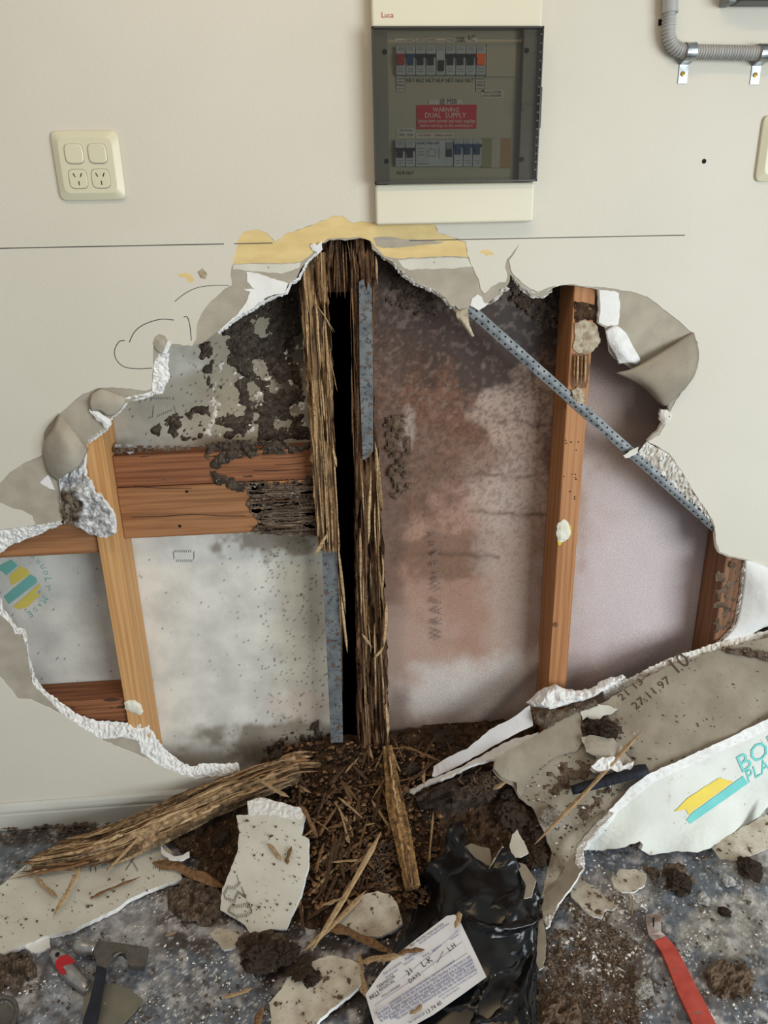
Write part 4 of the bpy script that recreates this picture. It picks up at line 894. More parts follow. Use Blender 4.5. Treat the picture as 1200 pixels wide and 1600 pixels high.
edgeband('broken_edge', [(1335, 1082), (1222, 1130), (1190, 1146), (1130, 1174), (1077, 1197), (1018, 1225), (996, 1244), (966, 1268), (950, 1292), (915, 1330)], [(1335, 1066), (1222, 1114), (1190, 1128), (1130, 1157), (1077, 1181), (1010, 1211), (984, 1232), (952, 1266), (932, 1290), (900, 1326)], Bf, Bf, 'gypsum', bigB, seed=3)
# logo
def onB(px, py): return Bf(px, py)
onB.n = np.array([0, -.93, .36])
def liftB(px, py): return Bf(px, py) + onB.n * .0014
field('printed_logo', [(1053, 1268), (1074, 1247), (1123, 1215), (1146, 1221), (1082, 1267), (1076, 1273), (1071, 1264)], liftB, ['logo_yellow'], bigB, step=5, tear=(6, .4))
field('printed_logo', [(1072, 1281), (1080, 1271), (1161, 1212), (1168, 1224), (1078, 1287)], liftB, ['logo_teal'], bigB, step=5, tear=(6, .2))
text('BORAL', Bf, (1160, 1207), (1262, 1138), 'logo_teal', bigB, 1.0, .0016)
text('PLASTERBOARD', Bf, (1169, 1223), (1318, 1128), 'logo_teal', bigB, 1.3, .0016)
# the piece of wall lining bent out at the right edge
bent = curl('bent_wall_paper', [[(1164, 874, .004), (1185, 880, -.002), (1215, 892, -.006), (1275, 905, -.004)], [(1162, 905, .006), (1185, 912, -.012), (1215, 918, -.022), (1275, 930, -.010)], [(1156, 945, .006), (1182, 950, -.012), (1215, 948, -.028), (1275, 955, -.012)], [(1148, 978, .004), (1172, 980, -.008), (1215, 968, -.02), (1275, 985, -.012)], [(1126, 1004, .0), (1165, 994, .0), (1215, 980, -.008), (1275, 1060, -.010)]], 'gypsum_smooth', wall, thick=.004, label='white lining paper bent outward at the right')
strip('broken_edge', [(1166, 876), (1162, 905), (1157, 945), (1148, 980), (1125, 1003)], [(1159, 876), (1156, 905), (1151, 940), (1143, 978), (1118, 1004)], .002, .012, 'gypsum_dirty', wall, amp=.002, rows=3, seed=36)
crust('mud_crust', [(1118, 1015), (1150, 1010), (1180, 1014), (1215, 1020), (1215, 1042), (1180, 1030), (1140, 1024)], 0, .30, .008, 'mud', bigA, sc=8, seed=91, fade=3, fnb=lambda a, b: Af(a, b) + np.array([0, -.002, .003]))
# gypsum lump on the sheet's upper edge
def lumpy(name, outline, fn, mats, h, parent=None, sc=9, seed=2, step=3.4, **tg):
    return field(name, outline, fn, mats, parent, step=step, thick=.003, tear=(5, 1.5), seed=seed, disp=lambda x, y, e: h * np.sqrt(np.clip(e / 16, 0, 1)) + (fbm(x / sc, y / sc, 0, 4, seed) - .5) * h * 1.2 * np.clip(e / 4, 0, 1), **tg)
lumpy('plaster_lump', [(822, 1098), (836, 1086), (850, 1075), (868, 1069), (884, 1077), (904, 1079), (924, 1076), (945, 1062), (972, 1054), (978, 1058), (950, 1076), (925, 1090), (900, 1098), (880, 1103), (858, 1112), (836, 1106)], depthfn([(822, 1098, -.02), (978, 1055, -.015), (900, 1098, -.04), (868, 1069, -.02)]), ['gypsum', 'gypsum'], .022, seed=12, label='white crumbled plaster lump on the upper edge of the leaning sheet', cat='plaster lump')
lumpy('mud_clump', [(830, 1112), (850, 1106), (880, 1108), (905, 1098), (930, 1092), (935, 1102), (905, 1112), (880, 1124), (850, 1140), (835, 1128)], depthfn([(830, 1112, -.05), (935, 1095, -.045), (850, 1140, -.08)]), ['mud', 'mud'], .016, seed=15, label='dark mud crumbs below the white plaster lump', cat='mud clump')
# the raised white strip
S1 = depthfn([(678, 1196, -.05), (828, 1102, -.035), (832, 1134, -.06), (675, 1213, -.075)])
field('plasterboard_strip', [(678, 1197), (700, 1183), (730, 1170), (765, 1140), (800, 1122), (828, 1102), (833, 1134), (800, 1150), (760, 1172), (720, 1195), (680, 1214), (675, 1212)], S1, ['paper_white', 'gypsum', 'gypsum'], thick=.004, tear=(7, .8), seed=3, label='upright white plasterboard strip beside the heap', cat='plasterboard')
S2 = depthfn([(636, 1236, -.085), (842, 1146, -.075), (800, 1176, -.10), (640, 1242, -.10)])
field('plasterboard_strip', [(634, 1236), (676, 1216), (720, 1199), (760, 1176), (800, 1155), (842, 1144), (836, 1152), (800, 1174), (770, 1186), (735, 1196), (700, 1214), (660, 1228), (645, 1240)], S2, ['gypsum', 'gypsum', 'gypsum'], thick=.006, tear=(6, 1), seed=5, label='thin white plasterboard edge below the upright strip', cat='plasterboard')
# flakes lying on the sheet
def onA(lift): return lambda px, py: Af(px, py) + np.array([0, -.5, .86]) * lift
fl = field('plasterboard_flake', [(905, 1158), (918, 1154), (940, 1158), (955, 1160), (968, 1172), (972, 1182), (984, 1196), (980, 1206), (968, 1216), (950, 1210), (925, 1214), (918, 1208), (930, 1190), (912, 1180)], onA(.022), ['grey_paper', 'gypsum', 'gypsum'], step=8, thick=.004, tear=(5, 1.2), disp=lambda x, y, e: .012 * np.clip(e / 25, 0, 1), label='grey paper flake with white broken rim on the leaning sheet', cat='plaster flake')
field('torn_rim', [(918, 1206), (935, 1192), (960, 1192), (966, 1206), (984, 1198), (978, 1212), (966, 1217), (948, 1210), (928, 1214)], onA(.034), ['gypsum'], fl, step=4, thick=.003, tear=(4, 1.2), disp=lambda x, y, e: (fbm(x / 4, y / 4) - .4) * .01)
field('plasterboard_flake', [(903, 1110), (915, 1102), (940, 1106), (962, 1112), (955, 1118), (940, 1122), (930, 1132), (915, 1124), (908, 1130)], onA(.016), ['board_white', 'gypsum', 'gypsum'], step=8, thick=.004, tear=(5, 1), label='pale paper flake above the dark mud clump on the sheet', cat='plaster flake')
field('plasterboard_flake', [(772, 1188), (800, 1172), (846, 1146), (874, 1124), (906, 1110), (905, 1140), (910, 1160), (900, 1175), (870, 1184), (845, 1200), (826, 1222), (812, 1248), (806, 1240), (806, 1226), (782, 1217), (771, 1204)], onA(.012), ['tan_paper', 'gypsum', 'gypsum'], step=10, thick=.003, tear=(6, 1), label='tan paper piece overlapping the left end of the leaning sheet', cat='plaster flake')
# black tool grip on the sheet
g0, g1 = onA(.02)(np.array(890.), np.array(1240.)), onA(.026)(np.array(1006.), np.array(1208.))
t = np.linspace(0, 1, 14); mb = MB(); mb.tube(g0 + (g1 - g0) * t[:, None], [.011, .012, .0125, .013, .0135, .0135, .014, .014, .0145, .015, .0155, .016, .0155, .012], 14, squash=.75)
grip = mb.build('tool_handle', 'grip', None, True, label='black rubber tool handle lying on the leaning sheet', cat='tool handle')
for k in range(5):
    q = g0 + (g1 - g0) * (.45 + k * .09); d = (g1 - g0) / np.linalg.norm(g1 - g0); mb = MB(); mb.tube([q - d * .0012, q + d * .0012], .0158, 14, squash=.75); mb.build('grip_ring', 'grip', grip)
for k, o_ in enumerate(([(888, 1122), (930, 1112), (970, 1122), (978, 1150), (940, 1166), (900, 1158)], [(856, 1196), (900, 1186), (935, 1196), (915, 1222), (880, 1240), (850, 1262), (842, 1230)], [(905, 1238), (950, 1226), (985, 1228), (950, 1252), (915, 1290), (890, 1280)])):
    crust('mud_crust', o_, 0, (.44, .52, .54)[k], .008, 'mud' if k == 0 else 'mud_pale', bigA, sc=11, seed=180 + k, fade=10, step=3, fnb=lambda a, b: Af(a, b) + np.array([0, -.001, .0016]))
# strip of board running down to the bag
field('plasterboard_strip', [(953, 1270), (932, 1292), (914, 1318), (903, 1330), (912, 1356), (893, 1385), (872, 1412), (858, 1446), (852, 1450), (846, 1420), (850, 1398), (862, 1388), (880, 1362), (896, 1326), (925, 1290), (948, 1266)],
      depthfn([(953, 1268, .105), (905, 1330, .05), (852, 1448, .012), (846, 1420, .03), (896, 1326, .06)], 'Z'), ['tan_paper', 'gypsum', 'gypsum'], step=8, thick=.006, tear=(5, 1.2), label='narrow tan plasterboard strip between the sheet and the black bag', cat='plasterboard')
edgeband('x', [(0, 0), (1, 1)], [(0, 0), (1, 1)], ZF, ZF, 'gypsum', None) if False else None
sp_ = bpy.data.objects['plasterboard_strip.002']
zf2 = depthfn([(953, 1268, .112), (905, 1330, .058), (852, 1448, .02), (912, 1356, .05)], 'Z')
edgeband('broken_edge', [(960, 1270), (936, 1296), (912, 1326), (914, 1357), (893, 1388), (874, 1414), (856, 1450)], [(952, 1268), (928, 1290), (902, 1322), (898, 1352), (880, 1378), (862, 1402), (850, 1436)], zf2, zf2, 'gypsum', sp_, seed=5, amp=.003)
field('paper_sliver', [(842, 1440), (848, 1434), (853, 1460), (853, 1490), (848, 1512), (842, 1516), (838, 1500), (840, 1470)], floorfn(.02), ['tan_paper', 'gypsum_smooth'], None, thick=.002, tear=(5, .8), label='thin tan paper sliver along the right side of the black bag', cat='paper scrap')

# ---- plasterboard pieces on the floor
PL = depthfn([(0, 1390, .014), (41, 1350, .014), (263, 1330, .016), (286, 1373, .012), (111, 1453, .012), (0, 1491, .012)], 'Z')
b1 = field('fallen_plasterboard', [(-20, 1394), (0, 1384), (41, 1350), (120, 1335), (250, 1310), (268, 1330), (286, 1373), (240, 1388), (203, 1404), (180, 1421), (140, 1440), (111, 1454), (76, 1461), (40, 1476), (0, 1492), (-20, 1500)], PL, ['board_white', 'gypsum', 'grey_paper'], thick=.010, tear=(7, 1), seed=2, label='long plasterboard offcut lying under the rotten log', cat='plasterboard')
PLn = floorfn(.0145)
strokes('printed_text', ticks([[(140, 1348), (142, 1362)], [(148, 1345), (150, 1362)], [(158, 1342), (170, 1338)], [(160, 1352), (166, 1350)], [(198, 1332), (215, 1360)], [(214, 1334), (196, 1360)], [(240, 1356), (262, 1350)], [(248, 1344), (250, 1362)], [(36, 1360), (42, 1356)]], 3.2, 5, (.25, -1)), PLn, .001, 'ink', b1)
field('plaster_flake', [(36, 1478), (56, 1464), (76, 1462), (79, 1480), (60, 1488), (48, 1487)], floorfn(.005), ['gypsum_smooth', 'gypsum'], None, step=6, thick=.004, tear=(5, .8), label='white plaster chip at the edge of the long offcut', cat='plaster chip')
field('plaster_flake', [(250, 1316), (258, 1330), (272, 1338), (286, 1336), (296, 1330), (296, 1338), (282, 1344), (264, 1342), (252, 1332)], floorfn(.03), ['gypsum_smooth', 'gypsum'], None, step=6, thick=.004, tear=(5, .8), label='curved white plaster chip at the right end of the long offcut', cat='plaster chip')
P2 = depthfn([(370, 1274, .095), (407, 1247, .115), (474, 1268, .115), (482, 1310, .09), (446, 1452, .015), (390, 1458, .010), (345, 1420, .016), (371, 1332, .065)], 'Z')
b2 = field('upright_plasterboard', [(369, 1274), (388, 1273), (386, 1252), (407, 1246), (425, 1250), (470, 1262), (476, 1272), (470, 1305), (482, 1310), (482, 1350), (470, 1400), (452, 1438), (446, 1452), (420, 1452), (391, 1459), (380, 1443), (344, 1422), (347, 1389), (360, 1360), (371, 1332), (374, 1299)], P2, ['board_white', 'gypsum', 'grey_paper'], thick=.010, step=14, tear=(6, .9), seed=7, label='white plasterboard piece numbered 250 leaning on the heap', cat='plasterboard')
def on2(px, py): return P2(px, py) + np.array([0, -.6, .8]) * .001
on2.n = np.array([0, -.62, .78])
field('broken_edge', [(387, 1252), (407, 1247), (425, 1251), (470, 1263), (475, 1272), (468, 1280), (450, 1279), (425, 1273), (389, 1273)], on2, ['gypsum', 'gypsum'], b2, step=3.5, thick=.002, tear=(4, 1), disp=lambda x, y, e: (fbm(x / 4, y / 4, 0, 2, 3) - .3) * .005)
strokes('printed_text', ticks([[(371, 1370), (374, 1380), (366, 1388), (356, 1386), (350, 1398), (352, 1404)], [(378, 1388), (384, 1402), (372, 1394), (366, 1408), (354, 1404)], [(388, 1412), (394, 1424), (384, 1430), (370, 1432), (356, 1424), (362, 1416), (376, 1416), (388, 1412)]], 3, 6, (-.3, -1)), on2, .001, 'ink', b2)
b3 = field('dirty_plasterboard', [(520, 1440), (545, 1415), (569, 1398), (590, 1392), (608, 1397), (620, 1410), (629, 1443), (610, 1456), (590, 1464), (560, 1462), (530, 1456)], depthfn([(520, 1440, .02), (569, 1398, .045), (620, 1410, .04), (590, 1464, .02)], 'Z'), ['board_dirty', 'gypsum', 'grey_paper'], thick=.009, tear=(5, 1), label='dirty pale plasterboard piece right of the leaning 250 piece', cat='plasterboard')
b4 = field('dirty_plasterboard', [(420, 1566), (440, 1545), (449, 1527), (480, 1505), (512, 1493), (545, 1498), (562, 1507), (564, 1538), (545, 1556), (520, 1575), (500, 1592), (485, 1620), (420, 1625), (424, 1590)], depthfn([(420, 1566, .012), (512, 1494, .03), (562, 1507, .03), (485, 1620, .012)], 'Z'), ['board_dirty', 'gypsum', 'grey_paper'], thick=.009, tear=(6, 1), label='mud-spattered plasterboard piece left of the paper notice', cat='plasterboard')
field('plaster_flake', [(328, 1458), (340, 1450), (360, 1452), (374, 1462), (368, 1480), (350, 1484), (342, 1474)], floorfn(.006), ['board_dirty', 'gypsum'], None, step=6, thick=.005, tear=(5, 1.2), label='crumbling paper-faced chip beside the 250 piece', cat='plaster chip')
field('plaster_flake', [(885, 1370), (905, 1366), (920, 1382), (935, 1390), (950, 1408), (966, 1414), (955, 1422), (948, 1420), (940, 1434), (920, 1428), (905, 1412), (892, 1400)], floorfn(.006), ['board_dirty', 'gypsum'], None, step=6, thick=.005, tear=(5, 1.5), label='ragged tan paper chip on the floor right of the narrow strip', cat='plaster chip')
field('plaster_flake', [(955, 1372), (970, 1358), (990, 1358), (1010, 1365), (1008, 1382), (995, 1392), (972, 1394), (960, 1386)], floorfn(.005), ['board_dirty', 'gypsum'], None, step=6, thick=.004, tear=(5, 1.5), label='dusty tan chip on the floor below the printed flap', cat='plaster chip')
field('plaster_flake', [(1112, 1324), (1140, 1304), (1180, 1282), (1215, 1262), (1215, 1318), (1190, 1330), (1150, 1345), (1125, 1342)], depthfn([(1112, 1326, .006), (1215, 1262, .05), (1215, 1318, .012), (1150, 1345, .005)], 'Z'), ['board_dirty', 'gypsum'], None, step=8, thick=.006, tear=(6, 1), label='dirty tan plasterboard corner right of the printed flap', cat='plaster chip')
for i, q in enumerate(([(760, 1365), (770, 1345), (785, 1322), (790, 1324), (778, 1350)], [(722, 1325), (735, 1318), (765, 1326), (768, 1355), (745, 1342), (730, 1334)], [(796, 1320), (800, 1304), (808, 1296), (820, 1318), (826, 1332), (812, 1340), (800, 1338)], [(805, 1345), (822, 1352), (838, 1376), (830, 1402), (818, 1404), (822, 1385), (812, 1362)])):
    field('paper_scrap', q, depthfn([(720, 1330, .07), (840, 1380, .075), (810, 1296, .10)], 'Z'), ['tan_paper' if i % 2 else 'board_white', 'gypsum_smooth'], None, thick=.002, tear=(4, .8), seed=i + 3, cat='paper scrap',
          label=['narrow tan paper scrap between the black bag and the rubble', 'torn cream scrap behind the top of the black bag', 'pointed cream paper scrap right of the black bag top', 'curved tan paper scrap on the right shoulder of the black bag'][i])

# ---- black plastic bag
bagc = [(705, 1284, .12), (695, 1330, .085), (728, 1310, .11), (765, 1360, .08), (790, 1322, .105), (838, 1376, .06), (845, 1420, .03), (838, 1500, .012), (838, 1640, .010), (560, 1640, .006), (600, 1500, .012), (650, 1400, .02), (740, 1400, .085), (720, 1460, .065), (760, 1500, .05), (680, 1540, .035), (790, 1560, .035), (800, 1420, .075)]
bagf = depthfn(bagc, 'Z')
def folds(x, y, e):
    a = np.abs(fbm(x / 46 + y / 90, y / 60, 0, 3, 4) - .5); b = np.abs(fbm(x / 20, y / 34, 0, 2, 9) - .5)
    f = -.05 * np.minimum(a, .12) - .02 * np.minimum(b, .15)
    f += .016 * np.exp(-(((x - 826) + (y - 1500) * .05 + 8 * np.sin(y / 22)) / 7) ** 2) * sstep(1400, 1450, y)
    f += .018 * np.exp(-(((y - 1448) - (x - 770) * .05 - 6 * np.sin(x / 17)) / 7) ** 2) * sstep(720, 750, x)
    return (f + .004) * np.clip(e / 8, .15, 1)
bag = field('black_plastic_bag', [(694, 1334), (697, 1302), (704, 1286), (716, 1282), (728, 1300), (727, 1322), (742, 1340), (764, 1358), (784, 1326), (791, 1321), (806, 1341), (818, 1362), (822, 1386), (818, 1404), (832, 1392), (838, 1376), (845, 1400), (842, 1432), (834, 1460), (840, 1500), (838, 1560), (840, 1640), (556, 1640), (574, 1570), (604, 1500), (640, 1446), (650, 1405), (656, 1370), (672, 1345)],
            bagf, ['bag', 'bag', 'bag'], step=4.5, thick=.002, tear=(8, .8), disp=folds, smooth=True, label='crumpled glossy black plastic bag with a notice lying on it', cat='plastic bag')
# the paper notice
NF = depthfn([(700, 1430, .085), (711, 1430, .085), (759, 1526, .065), (677, 1585, .050), (585, 1600, .045), (571, 1554, .048), (625, 1487, .068)], 'Z')
note = field('paper_notice', [(698, 1431), (711, 1429), (720, 1442), (740, 1484), (760, 1526), (720, 1555), (677, 1585), (650, 1600), (620, 1622), (592, 1622), (583, 1596), (571, 1554), (597, 1517), (625, 1487), (660, 1460)], NF, ['paper_white', 'paper_white', 'paper_white'], step=12, thick=.0012, tear=None, label='white printed protection notice with handwriting on the black bag', cat='notice')
NW = NF
def nt(s, p0, p1, mat='ink_blue', hs=1.0): text(s, NW, p0, p1, mat, note, hs, .0010)
nt('PEST PROTECTION NOTICE', (642, 1480), (694, 1445), 'ink', 1.0); nt('Australian Pest Management Association', (656, 1476), (702, 1444), 'ink_blue', 1.3)
for s_, a, b in (('TERMIDOR', (590, 1546), (618, 1527)), ('RESIDUAL', (594, 1550), (618, 1534)), ('FOLLOWPARD', (598, 1559), (626, 1541)), ('8823', (579, 1563), (593, 1553)), ('21', (638, 1525), (645, 1519)), ('DAYS', (641, 1537), (658, 1524)), ('L-K', (662, 1512), (677, 1502)), ('L.H', (703, 1487), (713, 1479))): nt(s_, a, b, 'ink', 1.0)
strokes('written_text', [[(683, 1503), (693, 1484)]], NW, .0014, 'ink', note, .0026)
for s_, a, b in (('Chemical used', (603, 1530), (622, 1516)), ('Retreatment', (632, 1509), (648, 1498)), ('Method', (661, 1497), (671, 1490)), ('Signature', (676, 1488), (690, 1478)), ('Technician', (704, 1470), (717, 1461)), ('Date of treatment', (600, 1524), (628, 1505)), ('Address', (634, 1502), (652, 1490))): nt(s_, a, b, 'ink_blue', 1.1)
nt('WARNING: To the owner of the building  inspected and maintained', (609, 1571), (711, 1503), 'ink_blue', 1.2)
for k, (s_, a, b) in enumerate((('The building was treated on the date shown by the method described. It is important to read', (589, 1588), (736, 1496)), ('this notice. Regular inspection and maintenance of the treated area is recommended', (592, 1593), (739, 1501)), ('to the proposed work and without specified requirements for building owners', (595, 1598), (741, 1506)),
                       ('treated zone may reduce its effect. Inspections should be carried out at least', (611, 1594), (743, 1511)), ('This notice must not be removed from the meter box. For advice and booking', (620, 1595), (745, 1516)), ('between of this notice and the building resulting within', (686, 1559), (746, 1521)), ('site, follow up inspection.', (692, 1562), (719, 1544)), ('For service call', (640, 1600), (664, 1585)))):
    nt(s_, a, b, 'ink_blue', 1.5 if k < 5 else 1.1)
nt('13 74 40', (668, 1585), (691, 1569), 'ink', 1.0)
strokes('printed_table', [[(581, 1561), (640, 1518), (715, 1453)], [(585, 1581), (640, 1545), (730, 1488)], [(581, 1561), (585, 1581)], [(630, 1526), (641, 1545)], [(656, 1506), (664, 1530)], [(672, 1493), (682, 1517)], [(696, 1470), (707, 1502)], [(715, 1453), (730, 1488)], [(584, 1570), (635, 1536), (722, 1470)]], NW, .0006, 'ink_blue', note, .0022)

# ---- rotten log and the leaning splintered piece
def rottenlog(name, axis, rad, seed, tone, label, nseg=110, nc=44, cat='rotten timber', flat_=.8):
    A = catmull(axis, max(2, nseg // (len(axis) - 1))); t = np.linspace(0, 1, len(A)); R = np.interp(t, np.linspace(0, 1, len(rad)), rad)
    T = np.gradient(A, axis=0); T /= np.linalg.norm(T, axis=1)[:, None]; V, cols = [], []
    s = np.r_[0, np.cumsum(np.linalg.norm(np.diff(A, axis=0), axis=1))]
    for p, d, r_, l in zip(A, T, R, s):
        u = np.cross(d, [0, 0, 1]); u /= np.linalg.norm(u); w = np.cross(u, d); a = np.arange(nc) * 2 * math.pi / nc
        ca, sa = np.cos(a), np.sin(a)
        k = 1 + (fbm(ca * 7 + 9, sa * 7 + 9, l * 3.5, 5, seed) - .5) * 1.1 - .45 * sstep(.55, .7, fbm(ca * 4 + 3, sa * 4 + 3, l * 16, 3, seed + 4))
        V.append(p + np.outer(ca * r_ * k, u) + np.outer(sa * r_ * k * flat_, w))
        tt = fbm(ca * 9 + 5, sa * 9 + 5, l * 4, 4, seed + 7)[:, None]; t2 = sstep(.50, .62, fbm(ca * 7, sa * 7, l * 9, 4, seed + 9))[:, None]
        c = np.array(C(*tone[0])[:3]) * (1 - tt) + np.array(C(*tone[1])[:3]) * tt; cols.append(c * (1 - .8 * t2) + np.array(C(*tone[2])[:3]) * .8 * t2)
    n = len(A); V = np.concatenate(V); Fs = [(i * nc + j, i * nc + (j + 1) % nc, (i + 1) * nc + (j + 1) % nc, (i + 1) * nc + j) for i in range(n - 1) for j in range(nc)]
    Fs += [tuple(range(nc))[::-1], tuple((n - 1) * nc + j for j in range(nc))]
    return ob(name, V, Fs, 'attr_rough', None, None, False, np.concatenate(cols), label=label, cat=cat)
def F3(px, py, z): return F(px, py, z)
log = rottenlog('rotten_log', [F3(52, 1346, .022), F3(150, 1328, .034), F3(250, 1288, .055), F3(360, 1238, .085), F3(466, 1198, .112)], [.012, .030, .042, .043, .040, .038, .032], 51, ((208, 176, 134), (152, 118, 84), (72, 54, 42)), 'long splintered rotten timber lying from the skirting to the heap')
def logfib(parent, axis, k, spread, lens, w, seed, mats):
    r = rng(seed); A = catmull(axis, 30); n = len(A)
    for i in range(k):
        a = r.randint(0, n - 20); b = min(n - 1, a + r.randint(*lens)); seg = A[a:b:max(1, (b - a) // 7)]
        an = r.uniform(-.3, 2.4); o = np.array([0, -math.cos(an), math.sin(an)]) * spread * r.uniform(.75, 1.05)
        seg = seg + o + np.array([[r.uniform(-.002, .002) for _ in range(3)] for _ in seg]); m_ = len(seg); tt = np.linspace(0, 1, m_)
        mb = MB(); mb.tube(seg, r.uniform(*w) * np.clip(np.minimum(tt * 6 + .2, (1 - tt) * 5 + .1), 0, 1), 4, squash=r.uniform(.3, .8), upv=(r.uniform(-.5, .5), r.uniform(-.5, .5), 1)); mb.build('splinter', r.choice(mats), parent)
logfib(log, [F3(52, 1346, .022), F3(150, 1328, .034), F3(250, 1288, .055), F3(360, 1238, .085), F3(466, 1198, .112)], 80, .038, (12, 50), (.0015, .0045), 8, ['splinter_tan', 'splinter_tan', 'splinter_brown', 'rot_wood_x'])
r = rng(83)
def wfib(parent, P, w, mat):
    P = catmull(P, 4); t = np.linspace(0, 1, len(P)); mb = MB(); mb.tube(P, w * np.clip(np.minimum(t * 9 + .5, (1 - t) * 3 + .06), 0, 1), 4, squash=r.uniform(.35, .8), upv=(r.uniform(-.6, .6), r.uniform(-.6, .6), 1)); return mb.build('splinter', mat, parent)
for i in range(16):      # frayed right end
    a, b = r.uniform(-18, 22), r.uniform(-6, 10); wfib(log, [F3(430 + a * .3, 1212 + a * .9 - 8, .115 + b * .001), F3(462 + r.uniform(-6, 6), 1198 + a * .9 - 6, .12 + b * .001), F3(482 + r.uniform(-8, 22), 1190 + a * .95, .118 + b * .001)], r.uniform(.003, .007), r.choice(['splinter_tan', 'splinter_brown', 'rot_wood_x', 'splinter_dark']))
for i in range(18):      # frayed left end
    a = r.uniform(-16, 18); wfib(log, [F3(150 + r.uniform(-20, 20), 1330 + a, .045), F3(95, 1344 + a * .8, .032), F3(r.uniform(10, 60), 1352 + a * .7 + r.uniform(-4, 12), .018)], r.uniform(.002, .005), r.choice(['splinter_tan', 'splinter_brown', 'splinter_brown', 'splinter_dark']))
ax2 = [F3(606, 1168, .145), F3(616, 1240, .115), F3(630, 1310, .085), F3(645, 1388, .045)]
post = rottenlog('rotten_post_end', ax2, [.012, .016, .019, .018, .016], 57, ((206, 166, 110), (150, 108, 66), (86, 60, 42)), 'splintered rotten post end leaning on the heap beside the bag', nseg=60, nc=18)
logfib(post, ax2, 26, .016, (15, 45), (.0012, .0034), 18, ['splinter_tan', 'splinter_tan', 'splinter_brown'])

# ---- loose splinters: a few mesh variants shared by many
def splintmesh(seed, mat):
    r = rng(seed); n = 7; t = np.linspace(0, 1, n); mb = MB()
    P = np.c_[t - .5, np.array([r.uniform(-.012, .012) for _ in t]) + np.sin(t * 3) * r.uniform(-.03, .03), np.array([r.uniform(-.008, .008) for _ in t])]
    mb.tube(P, .045 * np.clip(np.minimum(t * r.uniform(2, 9) + .15, (1 - t) * r.uniform(2, 6) + .08), 0, 1) * np.array([r.uniform(.7, 1.15) for _ in t]), 6, squash=.5)
    me = bpy.data.meshes.new('splinter'); me.from_pydata(mb.V, [], mb.F); me.materials.append(MATS[mat]); return me
SP = [splintmesh(i, ['splinter_tan', 'splinter_brown', 'splinter_dark', 'splinter_dark'][i % 4]) for i in range(16)]
def inst(name, me, loc, rot, scl, label, cat, group=None):
    o = bpy.data.objects.new(name, me); COL.objects.link(o); o.location = loc; o.rotation_euler = rot; o.scale = scl if hasattr(scl, '__len__') else (scl,) * 3
    return tag(o, label, cat, group)
def splinter_at(p, q, wide, var, label, group, cat='wood splinter'):
    p, q = np.asarray(p), np.asarray(q); d = q - p; L = np.linalg.norm(d); e = Vector(d).to_track_quat('X', 'Z').to_euler()
    return inst('wood_splinter', SP[var % 16], (p + q) / 2, e, (L, wide / .09, wide / .09), label, cat, group)
ZONES = [(500, 1210, 'at the foot of the steel strap'), (575, 1200, 'at the foot of the right rotten stud'), (660, 1190, 'behind the upright white strip'), (440, 1230, 'beside the right end of the log'), (510, 1290, 'in the upper middle of the heap'), (580, 1290, 'left of the top of the leaning post'), (680, 1260, 'beside the mud cylinder'),
         (500, 1360, 'right of the 250 piece'), (560, 1380, 'in the lower middle of the heap'), (430, 1330, 'behind the 250 piece'), (480, 1430, 'at the lower left foot of the heap'), (580, 1430, 'above the dirty pale board'), (640, 1270, 'right of the leaning post')]
def slabel(px, py, ln, var):
    zn = min(ZONES, key=lambda z: (z[0] - px) ** 2 + (z[1] - py) ** 2)[2]
    return '%s %s wood splinter %s' % ('long' if ln > 55 else 'mid-length' if ln > 34 else 'short', ['tan', 'brown', 'dark', 'dark'][var % 4], zn)
r = rng(31)
for i in range(150):
    px = min(max(r.gauss(560, 75), 380), 860); py = r.uniform(1165, 1440); an = r.choice([r.uniform(0, math.pi), r.gauss(1.1, .4)])
    if 600 < px < 660 and py > 1290: continue
    if py > 1330 and px < 470 and r.random() < .6: continue
    if px > 690 and py > 1320: continue
    ln = r.uniform(14, 60) * (1.0 if r.random() < .75 else 1.6); dx, dy = math.cos(an) * ln / 2, -math.sin(an) * ln / 2
    var = r.randint(0, 15)
    z1, z2 = heapz(px - dx, py - dy) + .010 + r.uniform(0, .008), heapz(px + dx, py + dy) + .010 + r.uniform(0, .010)
    splinter_at(F3(px - dx, py - dy, z1), F3(px + dx, py + dy, z2), r.uniform(.004, .010), var, slabel(px, py, ln, var), 'loose splinters in the rubble heap')
